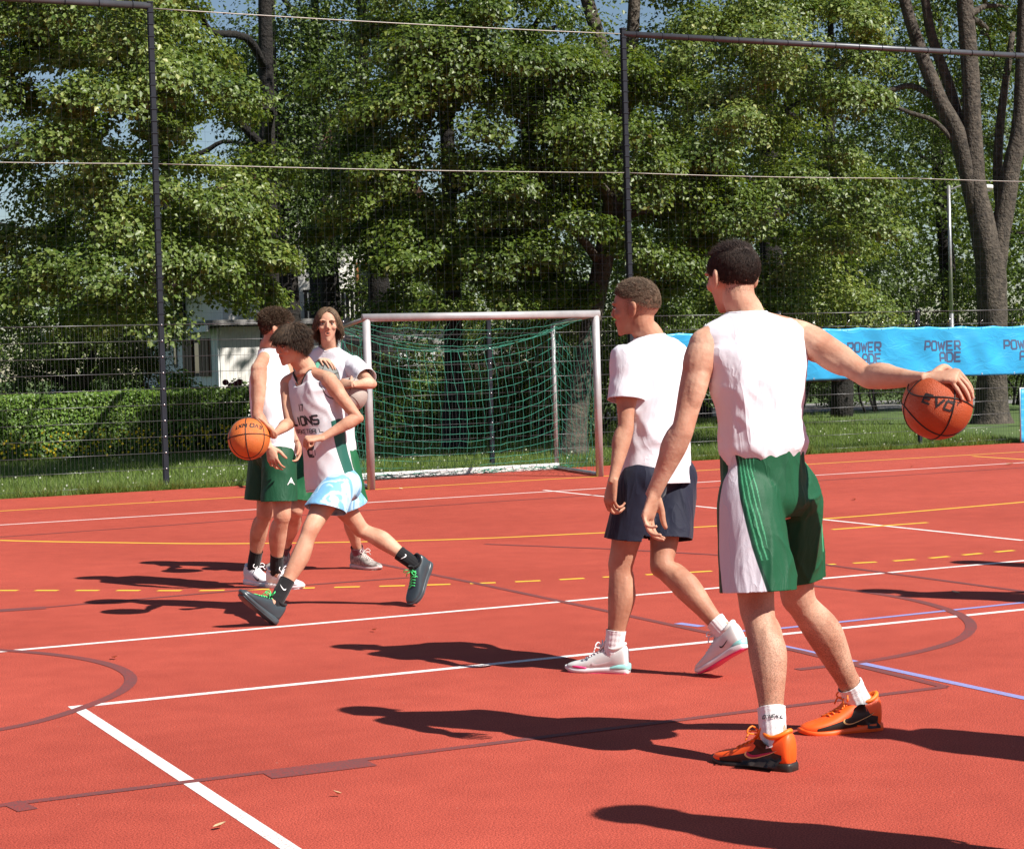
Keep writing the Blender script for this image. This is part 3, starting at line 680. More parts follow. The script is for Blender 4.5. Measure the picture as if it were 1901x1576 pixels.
def clumps_in(c, rad, n, seed, rmin=.45, clump=(.55, .95), flat=.5, keep=None):
    r = np.random.default_rng(seed); C, R, AX = [], [], []; tries = 0; sep = .62 * (sum(clump) / 2)
    while len(C) < n:
        d = nrm(r.normal(size=3)); q = r.uniform(rmin ** 3, 1) ** (1 / 3); p = np.array(c) + d * q * np.array(rad)
        if keep is not None and not keep(p): continue
        tries += 1
        if C and tries < 4000 and np.min(np.linalg.norm((np.array(C) - p) * A3(1, 1, 1.5), axis=1)) < sep: continue
        s = r.uniform(*clump); a = nrm(A3(d[0], d[1], 0) + A3(.01, 0, 0)); C.append(p); R.append((s * r.uniform(.8, 1.2), s * r.uniform(.8, 1.2), s * flat * r.uniform(.8, 1.3))); AX.append(a)
    return np.array(C), np.array(R), np.array(AX)
def limb_path(a, b, up=.3, seed=0, n=6):
    r = np.random.default_rng(seed); t = np.linspace(0, 1, n)[:, None]; m = (a + b) / 2 + A3(0, 0, up * np.linalg.norm(b - a) * .5)
    P = a * (1 - t) ** 2 + 2 * m * t * (1 - t) + b * t ** 2; P[1:-1] += r.normal(0, .05, (n - 2, 3)) * np.linalg.norm(b - a) * .5; return P
def rough_tube(path, rad, n=14, sub=6, amp=.07, seed=0):
    V, F = tube(path, rad, n, sub); ph = vnoise(V * A3(5, 5, 1.6), seed) * .7 + .5 * vnoise(V * A3(12, 12, 4), seed + 1)
    P = cr_interp(np.column_stack([np.asarray(path, float), np.asarray(rad) * np.ones(len(path))]), sub); m = len(P); c = np.repeat(P[:, :3], n, 0); rr_ = np.repeat(P[:, 3], n)
    d = V - c; V = c + d * (1 + amp * ph * np.clip(rr_ / .15, .6, 1.6))[:, None]; return V, F
def make_tree(name, label, base, trunk, trad, crowns, mat, bark_m, leaf, seed, group='park trees behind the fence', nlimb=9, extra=()):
    t = tag(empty(name, base), label, 'tree', group)
    part('trunk', rough_tube(trunk, trad, 16, 6, .08, seed), bark_m, t)
    allC = []
    CC, RR, AA, NN = [], [], [], []
    for (c, rad, n, per, rmin, clump, flat, keep) in crowns:
        C, R, AX = clumps_in(c, rad, n, seed + len(CC) * 17 + 1, rmin, clump, flat, keep); CC.append(C); RR.append(R); AA.append(AX); NN.append(np.full(n, per))
    C, R, AX, NN = np.vstack(CC), np.vstack(RR), np.vstack(AA), np.concatenate(NN)
    tr = cr_interp(np.asarray(trunk, float), 8); pick = np.random.default_rng(seed + 5).choice(len(C), min(nlimb, len(C)), replace=False)
    for k, i in enumerate(pick):
        b = C[i]; cand = tr[(tr[:, 2] < b[2] - .2) & (tr[:, 2] > min(3.0, .35 * tr[:, 2].max()))]
        if not len(cand): continue
        a = cand[np.argmin(np.linalg.norm(cand - b, axis=1))]
        part('limb', rough_tube(limb_path(a, b, .35, seed + k), np.linspace(.085, .018, 6), 8, 3, .1, seed + k), bark_m, t)
    for P, rad in extra: part('limb', rough_tube(P, rad, 14, 6, .08, seed + 40), bark_m, t)
    crown_part(t, C, R, AX, NN, leaf, mat, seed + 77)
    return t
def at(u, v, d): return U(u, v, d)
# which clumps matter: only those that the camera can see or that cast shade here; lower foliage leaves room where the photo shows sky
def vis(p, pad=60):
    q = p - CAM; z = q @ CF; u = PW / 2 + FPX * (q @ CR) / z; v = PH / 2 - FPX * (q @ CU) / z
    return u, v
# left linden whose sunlit sprays hang in front
b1 = A3(*GP(505, 838)[:2], 0)
def k1(p):
    u, v = vis(p); lim = 525 if v > 330 else 400 + .35 * v
    return u < lim and p[2] < 7.3 and v < 600 - .12 * max(0, 250 - u) and not (u < 90 and 190 < v < 420 and (int(p[2] * 3) % 2))
make_tree('linden_tree', 'big linden with sunlit pale green sprays left of the goal', b1, [b1 - A3(0, 0, .2), at(503, 700, 36), at(500, 480, 35.5), at(496, 250, 35.3), at(490, -100, 35), at(480, -500, 34.5)], [.27, .21, .18, .15, .11, .05],
    [(at(250, 230, 28.6), (3.4, 2.2, 4.2), 122, 900, .3, (.42, .75), .45, k1)], LEAF_SUN, M_BARK2, .085, 101, nlimb=7)
# far-left tree, its trunk outside the frame
b0 = A3(*U(-150, 700, 38.5)[:2], 0)
make_tree('linden_tree', 'linden reaching in at the left edge with sky showing between its branches', b0, [b0 - A3(0, 0, .2), b0 + A3(.1, 0, 3), b0 + A3(-.2, .1, 7), b0 + A3(0, 0, 11)], [.32, .26, .2, .08],
    [(at(-20, 300, 38), (3.0, 2.0, 4.7), 34, 600, .5, (.42, .7), .45, lambda p: vis(p)[1] < 590 and not (vis(p)[0] < 75 and 70 < vis(p)[1] < 430)), (at(-160, -300, 41), (3, 2, 3), 8, 240, .3, (.8, 1.2), .6, None)], LEAF_MID, M_BARK2, .085, 131, nlimb=10)
# tree behind the goal
b2t = A3(*GP(842, 833)[:2], 0)
def k2(p):
    u, v = vis(p); return 600 < u < 1120 and v < 575 and not (u < 700 and v > 440) and not (u < 640 and 150 < v < 300)
make_tree('goal_tree', 'dark-trunked linden rising behind the goal', b2t, [b2t - A3(0, 0, .2), at(843, 700, 34), at(838, 500, 33.8), at(832, 300, 33.6), at(820, 0, 33.4), at(815, -400, 33)], [.24, .17, .15, .13, .1, .05],
    [(at(850, 330, 31), (2.6, 2.8, 3.5), 104, 860, .35, (.42, .72), .48, k2), (at(960, -230, 42), (3.0, 2.2, 2.6), 24, 260, .3, (.8, 1.2), .6, None)], LEAF_MID, M_BARK2, .085, 161, nlimb=12)
# leaning pale trunk right of the goal, forking high up
b3 = A3(*GP(1062, 842)[:2], 0)
make_tree('leaning_tree', 'tree with pale leaning trunk seen through the right side of the goal', b3, [b3 - A3(0, 0, .2), at(1068, 790, 30.8), at(1084, 690, 31), at(1105, 560, 31.5), at(1138, 380, 32.2), at(1150, 230, 32.5), at(1120, 100, 32.5), at(1075, -60, 32.5), at(1040, -300, 32)], [.27, .2, .17, .17, .17, .16, .12, .11, .05],
    [(at(1120, 380, 31), (2.1, 2.2, 2.6), 52, 820, .4, (.42, .7), .48, lambda p: vis(p)[1] < 640 and vis(p)[0] > 930), (at(1100, -200, 33), (3.4, 3, 3), 22, 260, .3, (.8, 1.2), .6, None)], LEAF_MID, M_BARK, .08, 191, nlimb=10,
    extra=[([at(1148, 260, 32.5), at(1170, 120, 32.5), at(1180, -50, 32.4), at(1190, -300, 32)], [.13, .11, .1, .05])])
# broad tree right of the middle
b5 = A3(*GP(1440, 800)[:2], 0)
make_tree('broad_tree', 'broad green linden filling the view behind the two front players', b5, [b5 - A3(0, 0, .2), b5 + A3(0, 0, 3), b5 + A3(.1, .2, 7), b5 + A3(0, 0, 11)], [.3, .22, .18, .06],
    [(at(1410, 300, 33), (3.0, 3.2, 3.7), 112, 860, .45, (.42, .75), .48, lambda p: vis(p)[1] < 590 and vis(p)[0] < 1640), (at(1440, -250, 40), (3.6, 3, 3), 26, 260, .3, (.8, 1.2), .6, None)], LEAF_SUN, M_BARK2, .08, 221, nlimb=12)
# big multi-stemmed tree at the right
b6 = A3(*GP(1842, 782)[:2], 0); D6 = float((b6 - CAM) @ CF)
a6 = lambda u, v, d=0: at(u, v, D6 + d)
make_tree('multi_stem_tree', 'thick rough-barked tree splitting into several stems at the right edge', b6, [b6 - A3(0, 0, .3), a6(1842, 765), a6(1843, 700), a6(1842, 600), a6(1838, 500), a6(1828, 440), a6(1812, 350), a6(1806, 250), a6(1800, 120), a6(1790, -10), a6(1775, -250)], [.58, .36, .31, .295, .31, .29, .23, .195, .175, .16, .09],
    [(a6(1760, 60, 3), (2.6, 2.8, 3.0), 50, 330, .5, (.5, .8), .5, lambda p: vis(p)[1] < 480), (a6(1820, -250, 1), (5, 5, 3.5), 34, 260, .3, (.8, 1.2), .6, None)], LEAF_DARK, M_BARK, .085, 251, nlimb=8,
    extra=[([a6(1845, 520), a6(1858, 430), a6(1874, 330), a6(1893, 230), a6(1900, 80), a6(1905, -200)], [.21, .21, .19, .17, .15, .09]),
           ([a6(1815, 400), a6(1780, 260), a6(1742, 180), a6(1700, 70), a6(1672, -40), a6(1650, -250)], [.2, .19, .16, .13, .11, .05]),
           ([a6(1796, 290, .3), a6(1765, 170, .4), a6(1728, 60, .4), a6(1710, -60, .4)], [.12, .11, .1, .08]),
           ([a6(1862, 420, .3), a6(1852, 330, .4), a6(1858, 220, .4), a6(1880, 60, .4)], [.1, .1, .09, .06]),
           ([a6(1740, 185), a6(1690, 160, .2), a6(1640, 170, .3), a6(1590, 150, .4)], [.07, .06, .05, .02]),
           ([a6(1790, 290), a6(1740, 230, -.1), a6(1690, 210, -.1), a6(1640, 190, -.1)], [.06, .05, .045, .02])])
def shade_tier(tree, c, rad, n, seed):  # unseen leaf tier added high above the crowns to shade the row behind
    C, R, AX = clumps_in(c, rad, n, seed, .2, (1.1, 1.7), .6); crown_part(tree, C, R, AX, np.full(n, 170), .34, LEAF_DARK, seed + 1, .2, .5, 'shade_crown')
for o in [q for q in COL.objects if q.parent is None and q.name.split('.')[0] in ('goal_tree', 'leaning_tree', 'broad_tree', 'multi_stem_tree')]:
    b = ORG[o.name]; shade_tier(o, b + A3(1.5, 5.0 if b[1] > 8 else 9.0, 14.5), (4.0, 3.0, 3.4), 26, 900 + int(abs(b[0]) * 10))
# second row, deep in shade
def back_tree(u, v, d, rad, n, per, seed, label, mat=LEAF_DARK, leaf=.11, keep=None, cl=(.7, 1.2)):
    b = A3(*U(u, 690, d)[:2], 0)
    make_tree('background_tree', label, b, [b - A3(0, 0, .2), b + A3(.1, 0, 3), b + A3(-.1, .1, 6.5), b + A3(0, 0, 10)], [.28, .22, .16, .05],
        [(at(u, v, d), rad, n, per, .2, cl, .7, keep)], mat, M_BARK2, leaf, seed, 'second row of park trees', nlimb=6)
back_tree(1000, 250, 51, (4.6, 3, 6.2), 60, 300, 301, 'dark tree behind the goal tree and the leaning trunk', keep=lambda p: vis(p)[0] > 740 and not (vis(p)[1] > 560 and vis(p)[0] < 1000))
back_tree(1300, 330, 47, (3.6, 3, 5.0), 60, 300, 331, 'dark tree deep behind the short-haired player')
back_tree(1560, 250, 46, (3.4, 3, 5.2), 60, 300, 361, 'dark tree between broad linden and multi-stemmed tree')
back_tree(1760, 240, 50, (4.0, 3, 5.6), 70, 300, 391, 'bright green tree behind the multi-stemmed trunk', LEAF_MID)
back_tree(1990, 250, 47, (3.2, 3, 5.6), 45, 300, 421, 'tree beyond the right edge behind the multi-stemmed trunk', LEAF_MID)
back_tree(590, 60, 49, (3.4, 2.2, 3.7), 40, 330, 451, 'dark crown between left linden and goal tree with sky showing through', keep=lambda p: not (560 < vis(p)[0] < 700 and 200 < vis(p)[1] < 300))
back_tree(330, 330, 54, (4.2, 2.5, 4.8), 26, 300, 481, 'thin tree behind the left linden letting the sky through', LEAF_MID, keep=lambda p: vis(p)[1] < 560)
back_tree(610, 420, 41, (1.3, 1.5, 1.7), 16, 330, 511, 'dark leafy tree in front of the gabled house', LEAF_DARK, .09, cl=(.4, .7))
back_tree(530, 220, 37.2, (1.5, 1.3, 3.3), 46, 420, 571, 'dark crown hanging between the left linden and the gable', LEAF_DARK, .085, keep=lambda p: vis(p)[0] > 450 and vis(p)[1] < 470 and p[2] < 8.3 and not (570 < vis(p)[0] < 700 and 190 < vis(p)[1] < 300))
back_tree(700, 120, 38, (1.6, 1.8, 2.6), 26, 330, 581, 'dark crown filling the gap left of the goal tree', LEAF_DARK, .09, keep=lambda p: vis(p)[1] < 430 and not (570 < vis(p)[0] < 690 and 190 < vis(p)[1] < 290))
# a wood far behind closes the view under the crowns
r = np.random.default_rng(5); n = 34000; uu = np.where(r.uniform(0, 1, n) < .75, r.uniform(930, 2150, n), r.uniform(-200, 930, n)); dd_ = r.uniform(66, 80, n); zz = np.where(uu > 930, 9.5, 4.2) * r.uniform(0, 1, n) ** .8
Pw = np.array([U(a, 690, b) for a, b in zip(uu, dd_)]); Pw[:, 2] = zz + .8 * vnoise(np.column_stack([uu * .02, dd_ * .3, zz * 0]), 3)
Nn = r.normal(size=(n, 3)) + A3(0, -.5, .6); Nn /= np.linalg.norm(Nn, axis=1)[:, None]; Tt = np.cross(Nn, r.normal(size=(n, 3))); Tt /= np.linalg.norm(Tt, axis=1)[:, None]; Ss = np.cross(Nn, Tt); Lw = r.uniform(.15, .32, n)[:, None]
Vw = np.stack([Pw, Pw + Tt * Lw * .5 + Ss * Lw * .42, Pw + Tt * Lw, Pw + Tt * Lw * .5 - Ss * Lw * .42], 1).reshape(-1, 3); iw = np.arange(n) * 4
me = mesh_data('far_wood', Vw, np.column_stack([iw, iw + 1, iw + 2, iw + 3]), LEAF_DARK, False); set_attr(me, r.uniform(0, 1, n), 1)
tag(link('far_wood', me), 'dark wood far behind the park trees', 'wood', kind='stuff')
# small garden tree on the left with several stems
bs = A3(*U(136, 735, 40.5)[:2], 0); sd = 40.5
make_tree('garden_tree', 'small many-stemmed garden tree above the left hedge', bs, [bs - A3(0, 0, .1), at(140, 720, sd), at(128, 680, sd), at(118, 630, sd), at(115, 580, sd)], [.16, .13, .1, .08, .04],
    [(at(140, 620, sd - .8), (2.1, 1.6, .95), 40, 330, .35, (.4, .65), .6, lambda p: vis(p)[1] < 690)], LEAF_SUN, M_BARK, .085, 541, 'garden plants behind the hedge', 4,
    extra=[([at(140, 722, sd), at(160, 690, sd), at(175, 650, sd), at(185, 610, sd)], [.11, .09, .07, .03]), ([at(142, 726, sd), at(175, 695, sd), at(205, 670, sd), at(235, 655, sd)], [.09, .07, .05, .02]),
           ([at(136, 722, sd), at(110, 705, sd), at(75, 695, sd), at(50, 690, sd)], [.09, .07, .05, .02]), ([at(138, 722, sd + .1), at(134, 680, sd + .1), at(132, 630, sd + .1)], [.09, .07, .03])])
def shrub(name, label, u, v, d, rad, n, per, mat, leaf, seed, group, stems=4, cl=(.2, .4)):
    b = A3(*U(u, v, d)[:2], 0); t = tag(empty(name, b), label, 'shrub', group); C, R, AX = clumps_in(U(u, v, d), rad, n, seed, .3, cl, .8)
    C[:, 2] = np.maximum(C[:, 2], .1); r = np.random.default_rng(seed)
    for k in range(stems): part('stem', tube(limb_path(b + r.normal(0, .06, 3) * A3(1, 1, 0), C[r.integers(len(C))], .2, seed + k), np.linspace(.03, .008, 6), 6, 2), M_BARK2, t)
    crown_part(t, C, R, AX, np.full(n, per), leaf, mat, seed + 3, .15, .45); return t
GP_ = 'garden plants behind the hedge'
shrub('garden_shrub', 'pale variegated shrub beside the small garden tree', 190, 705, 40.5, (.7, .5, .5), 16, 240, LEAF_HEDGE, .05, 601, GP_)
shrub('garden_shrub', 'shrub between the garden tree and the white house', 250, 690, 41, (.9, .6, .7), 22, 260, LEAF_MID, .06, 611, GP_)
shrub('garden_shrub', 'brownish shrub at the far left behind the hedge', 40, 710, 40, (1.2, .6, .5), 20, 240, LEAF_DARK, .06, 621, GP_)
shrub('garden_shrub', 'yellow-green shrub above the hedge behind the goal', 800, 700, 38, (.9, .6, .5), 24, 240, LEAF_SUN, .06, 631, GP_)
shrub('garden_shrub', 'small shrub in front of the boards behind the goal', 705, 700, 38, (.6, .5, .35), 14, 240, LEAF_MID, .06, 641, GP_)
PB = 'bushes under the park trees'
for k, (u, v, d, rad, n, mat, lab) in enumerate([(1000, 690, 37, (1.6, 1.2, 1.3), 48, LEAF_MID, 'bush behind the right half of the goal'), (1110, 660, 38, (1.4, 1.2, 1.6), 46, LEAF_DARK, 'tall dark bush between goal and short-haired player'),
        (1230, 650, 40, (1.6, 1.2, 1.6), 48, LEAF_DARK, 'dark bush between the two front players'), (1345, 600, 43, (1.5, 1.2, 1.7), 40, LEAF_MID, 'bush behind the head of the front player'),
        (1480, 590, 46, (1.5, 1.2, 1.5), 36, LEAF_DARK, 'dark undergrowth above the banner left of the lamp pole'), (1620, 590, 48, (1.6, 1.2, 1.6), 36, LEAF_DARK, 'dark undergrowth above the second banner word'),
        (1730, 580, 49, (1.3, 1.2, 1.6), 30, LEAF_MID, 'sunlit undergrowth beside the lamp pole'), (1880, 590, 50, (1.5, 1.2, 1.9), 34, LEAF_DARK, 'dark undergrowth behind the multi-stemmed trunk'), (740, 560, 41, (1.0, 1.0, 1.0), 20, LEAF_MID, 'leafy bush between the gabled house and the goal crossbar'), (880, 590, 39, (1.2, 1.0, 1.0), 30, LEAF_MID, 'low leafy growth just above the goal crossbar'), (1330, 712, 55, (2.2, 1.0, .8), 26, LEAF_DARK, 'low shrubs added as a dark shaded band beyond the path behind the front player'), (1545, 708, 55, (2.2, 1.0, .8), 26, LEAF_DARK, 'low shrubs added as a dark shaded band beyond the path below the first full banner word'), (1700, 702, 56, (1.9, 1.0, .8), 24, LEAF_DARK, 'low shrubs added as a dark shaded band beyond the path left of the thick trunk'), (1905, 695, 57, (1.9, 1.0, .8), 20, LEAF_DARK, 'low shrubs added as a dark shaded band beyond the path right of the thick trunk')]):  # the low shrubs beyond the path are added, standing in for a shaded band
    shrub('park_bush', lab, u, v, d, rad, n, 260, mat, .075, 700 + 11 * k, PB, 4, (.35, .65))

# clipped hedge
def hedge(name, label, x0, x1, y0, y1, h, n, seed):
    t = tag(empty(name, ((x0 + x1) / 2, (y0 + y1) / 2, 0)), label, 'hedge', 'hedges behind the lawn'); r = np.random.default_rng(seed)
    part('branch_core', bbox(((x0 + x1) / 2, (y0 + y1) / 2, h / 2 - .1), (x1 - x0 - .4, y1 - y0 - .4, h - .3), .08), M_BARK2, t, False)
    f = r.uniform(0, 1, n); x = r.uniform(x0, x1, n); y = np.where(f < .6, y0 + np.abs(r.normal(0, .12, n)), r.uniform(y0, y1, n)); z = np.where(f < .6, r.uniform(.02, h, n), h - np.abs(r.normal(0, .10, n)))
    P = np.column_stack([x, y, z]); bul = .07 * vnoise(P * 1.4, seed) + .05 * vnoise(P * 4, seed + 1); P[:, 1] -= bul * (f < .6); P[:, 2] += bul * (f >= .6) + (.03 * (r.uniform(0, 1, n) > .95)); P[:, 2] = np.maximum(P[:, 2], .02)
    m = n; N = np.where((f < .6)[:, None], A3(0, -1, .45), A3(0, -.3, 1)) + r.normal(0, .5, (m, 3)); N /= np.linalg.norm(N, axis=1)[:, None]
    T = r.normal(size=(m, 3)); T -= (T * N).sum(1)[:, None] * N; T /= np.linalg.norm(T, axis=1)[:, None]; S = np.cross(N, T); L = (.055 * r.uniform(.6, 1.4, m))[:, None]
    V = np.empty((m, 4, 3)); V[:, 0] = P; V[:, 1] = P + T * L * .45 + S * L * .36 + N * L * .1; V[:, 2] = P + T * L; V[:, 3] = P + T * L * .45 - S * L * .36 + N * L * .1
    i = np.arange(m) * 4; F = np.column_stack([i, i + 1, i + 2, i, i + 2, i + 3]).reshape(-1, 3); me = mesh_data('leaves', V.reshape(-1, 3) - ORG[t.name], F, LEAF_HEDGE, False)
    set_attr(me, np.clip(.45 + .22 * r.normal(size=m) + .2 * vnoise(P * 1.1, seed + 5), 0, 1), 2); link('leaves', me, t); return t
hedge('hedge', 'clipped green hedge on the left with yellow flowers at its foot', -4.0, 3.0, 13.2, 14.6, 1.12, 42000, 801)
hedge('hedge', 'shaded hedge running on behind the goal', 3.02, 9.6, 13.0, 14.4, 1.22, 26000, 802)
# leafy perennials and roses in front of the house
shrub('perennial', 'broad-leaved perennial in front of the hedge right of the tall fence post', 345, 800, 35.5, (.45, .3, .28), 9, 120, LEAF_HEDGE, .12, 811, 'plants at the hedge foot', 2, (.2, .3))
shrub('perennial', 'leafy plant growing over the hedge top right of the tall fence post', 322, 725, 37, (.4, .3, .3), 8, 120, LEAF_HEDGE, .1, 821, 'plants at the hedge foot', 2, (.2, .3))
ro = shrub('rose_bush', 'rose bush with dark red blooms in front of the white wall', 432, 735, 38.5, (.35, .25, .3), 8, 150, LEAF_MID, .06, 831, 'garden plants behind the hedge', 3, (.15, .25))
M_ROSE = material('dark_red_petals', (0.16, 0.012, 0.02), 0.5, var=.3, vscale=30)
for k, (u, v) in enumerate([(418, 710), (428, 716), (437, 713), (444, 709), (424, 722), (434, 727), (421, 732)]):
    c = U(u, v, 38.2); L = []
    for q in range(7):
        a = q * .9; L.append(ell(c + A3(.03 * math.cos(a), -.02, .03 * math.sin(a)), (.04, .03, .032), None, 8, 6))
    part('rose_bloom', cat(L), M_ROSE, ro)
# ------------------------------------------------------------------ people
def skin_material(name, col, hairy=0.0):
    m = material(name, col, 0.58, spec=0.28, sss=0.10); nt = m.node_tree; b = nt.nodes['Principled BSDF']; tc = nt.nodes.new('ShaderNodeTexCoord')
    n = nt.nodes.new('ShaderNodeTexNoise'); n.inputs['Scale'].default_value = 9; n.inputs['Detail'].default_value = 5; nt.links.new(tc.outputs['Object'], n.inputs['Vector'])
    r = nt.nodes.new('ShaderNodeValToRGB'); r.color_ramp.elements[0].position = .33; r.color_ramp.elements[1].position = .68
    r.color_ramp.elements[0].color = (col[0] * .78, col[1] * .60, col[2] * .55, 1); r.color_ramp.elements[1].color = (*[min(1, c * 1.12) for c in col], 1)
    nt.links.new(n.outputs['Fac'], r.inputs['Fac']); last = r.outputs['Color']
    # redder or hairier places carried by a vertex value
    for attr, c2 in (('flush', (col[0] * .80, col[1] * .50, col[2] * .45)), ('fuzz', (.10, .06, .04))):
        at = nt.nodes.new('ShaderNodeAttribute'); at.attribute_name = attr; fac = at.outputs['Fac']
        if attr == 'fuzz':
            n2 = nt.nodes.new('ShaderNodeTexNoise'); n2.inputs['Scale'].default_value = 260; n2.inputs['Detail'].default_value = 2; nt.links.new(tc.outputs['Object'], n2.inputs['Vector'])
            mr = nt.nodes.new('ShaderNodeMapRange'); mr.inputs[1].default_value = .42; mr.inputs[2].default_value = .66; nt.links.new(n2.outputs['Fac'], mr.inputs[0])
            mm = nt.nodes.new('ShaderNodeMath'); mm.operation = 'MULTIPLY'; nt.links.new(fac, mm.inputs[0]); nt.links.new(mr.outputs[0], mm.inputs[1]); fac = mm.outputs[0]
        x = nt.nodes.new('ShaderNodeMix'); x.data_type = 'RGBA'; nt.links.new(fac, x.inputs[0]); nt.links.new(last, x.inputs[6]); x.inputs[7].default_value = (*c2, 1); last = x.outputs[2]
    nt.links.new(last, b.inputs['Base Color'])
    n3 = nt.nodes.new('ShaderNodeTexNoise'); n3.inputs['Scale'].default_value = 55; n3.inputs['Detail'].default_value = 7; nt.links.new(tc.outputs['Object'], n3.inputs['Vector'])
    bp = nt.nodes.new('ShaderNodeBump'); bp.inputs['Strength'].default_value = .32; bp.inputs['Distance'].default_value = .006
    nt.links.new(n3.outputs['Fac'], bp.inputs['Height']); nt.links.new(bp.outputs['Normal'], b.inputs['Normal']); return m
def cloth(name, col, rough=.75, var=.04, bump=.09, bscale=420, sheen=.15, spec=.25):
    return material(name, col, rough, var=var, vscale=6, bump=bump, bscale=bscale, spec=spec, sheen=sheen)
def crease(m, strength=.55, scale=(9, 9, 3.2), dist=.02):
    """fine sharp creases as relief on top of the modelled folds"""
    nt = m.node_tree; b = nt.nodes['Principled BSDF']; tc = nt.nodes.new('ShaderNodeTexCoord'); mp = nt.nodes.new('ShaderNodeMapping'); mp.inputs['Scale'].default_value = scale; mp.inputs['Rotation'].default_value = (.35, .25, .2)
    n = nt.nodes.new('ShaderNodeTexNoise'); n.inputs['Scale'].default_value = 1.0; n.inputs['Detail'].default_value = 3; n.inputs['Distortion'].default_value = .9; nt.links.new(tc.outputs['Object'], mp.inputs[0]); nt.links.new(mp.outputs[0], n.inputs['Vector'])
    a = nt.nodes.new('ShaderNodeMath'); a.operation = 'SUBTRACT'; a.inputs[1].default_value = .5; nt.links.new(n.outputs['Fac'], a.inputs[0]); c = nt.nodes.new('ShaderNodeMath'); c.operation = 'ABSOLUTE'; nt.links.new(a.outputs[0], c.inputs[0])
    d = nt.nodes.new('ShaderNodeMath'); d.operation = 'POWER'; d.inputs[1].default_value = .6; nt.links.new(c.outputs[0], d.inputs[0])
    bp = nt.nodes.new('ShaderNodeBump'); bp.inputs['Strength'].default_value = strength; bp.inputs['Distance'].default_value = dist; bp.invert = True; nt.links.new(d.outputs[0], bp.inputs['Height'])
    for l in list(nt.links):
        if l.to_node == b and l.to_socket.name == 'Normal': nt.links.new(l.from_socket, bp.inputs['Normal'])
    nt.links.new(bp.outputs['Normal'], b.inputs['Normal']); return m
def masked_cloth(name, cols, rough=.6, spec=.3, sheen=.1, stripes=None):
    """cols[0] is the base; every further colour shows where the vertex value zone1, zone2 ... is above zero"""
    m = material(name, cols[0], rough, bump=.15, bscale=400, spec=spec, sheen=sheen); nt = m.node_tree; b = nt.nodes['Principled BSDF']; last = None
    rgb = nt.nodes.new('ShaderNodeRGB'); rgb.outputs[0].default_value = (*cols[0], 1); last = rgb.outputs[0]
    for k, c in enumerate(cols[1:], 1):
        at = nt.nodes.new('ShaderNodeAttribute'); at.attribute_name = 'zone%d' % k
        mr = nt.nodes.new('ShaderNodeMapRange'); mr.inputs[1].default_value = -.0012; mr.inputs[2].default_value = .0012; nt.links.new(at.outputs['Fac'], mr.inputs[0])
        x = nt.nodes.new('ShaderNodeMix'); x.data_type = 'RGBA'; nt.links.new(mr.outputs[0], x.inputs[0]); nt.links.new(last, x.inputs[6]); x.inputs[7].default_value = (*c, 1); last = x.outputs[2]
    nt.links.new(last, b.inputs['Base Color']); return m
def vattr(me, name, vals):
    a = me.attributes.new(name, 'FLOAT', 'POINT'); a.data.foreach_set('value', np.asarray(vals, np.float32))
def verts_of(me):
    c = np.empty(len(me.vertices) * 3, np.float32); me.vertices.foreach_get('co', c); return c.reshape(-1, 3).astype(float)
def remesh(VF, voxel, smooth=4, factor=.5, dec=1.0):
    me = mesh_data('tmp', VF[0], VF[1]); o = bpy.data.objects.new('tmp', me); COL.objects.link(o)
    m = o.modifiers.new('r', 'REMESH'); m.mode = 'VOXEL'; m.voxel_size = voxel; m.adaptivity = 0
    if smooth:
        s = o.modifiers.new('s', 'SMOOTH'); s.factor = factor; s.iterations = smooth
    if dec < 1:
        d = o.modifiers.new('d', 'DECIMATE'); d.ratio = dec
    dg = bpy.context.evaluated_depsgraph_get(); dg.update(); out = bpy.data.meshes.new_from_object(o.evaluated_get(dg)); 
    bpy.data.objects.remove(o); bpy.data.meshes.remove(me)
    out.polygons.foreach_set('use_smooth', np.ones(len(out.polygons), bool)); return out
def add_mesh(name, me, mat, parent):
    me.materials.clear()
    for m in (mat if isinstance(mat, (list, tuple)) else [mat]): me.materials.append(m)
    V = verts_of(me) - ORG[parent.name]; me.vertices.foreach_set('co', V.astype(np.float32).ravel()); me.update(); me.name = name
    o = link(name, me, parent); ORG[o.name] = ORG[parent.name]; return o
def bvh_of(o):
    me = o.data; V = verts_of(me) + ORG[o.name]; return BVHTree.FromPolygons([tuple(v) for v in V], [tuple(p.vertices) for p in me.polygons])
def cut_open(me, planes):
    """planes: (point, normal, radius or None): removes what lies beyond"""
    bm = bmesh.new(); bm.from_mesh(me); legs = [(Vector(c), Vector(a)) for c, n, a in planes if a is not None]
    def axd(p, q): d = p - q[0]; return (d - q[1] * d.dot(q[1])).length
    for co, no, rad in planes:
        if rad is None: fs = bm.faces[:]
        else:
            me_, ot = (Vector(co), Vector(rad)), [q for q in legs if (q[0] - Vector(co)).length > 1e-5]
            fs = [f for f in bm.faces if (f.calc_center_median() - me_[0]).dot(me_[1]) > -.12 and all(axd(f.calc_center_median(), me_) <= axd(f.calc_center_median(), q) + .004 for q in ot)]
        g = list({v for f in fs for v in f.verts}) + list({e for f in fs for e in f.edges}) + fs
        bmesh.ops.bisect_plane(bm, geom=g, plane_co=Vector(co), plane_no=Vector(no), clear_outer=True)
    bm.to_mesh(me); bm.free(); me.update()
    me.polygons.foreach_set('use_smooth', np.ones(len(me.polygons), bool)); return me
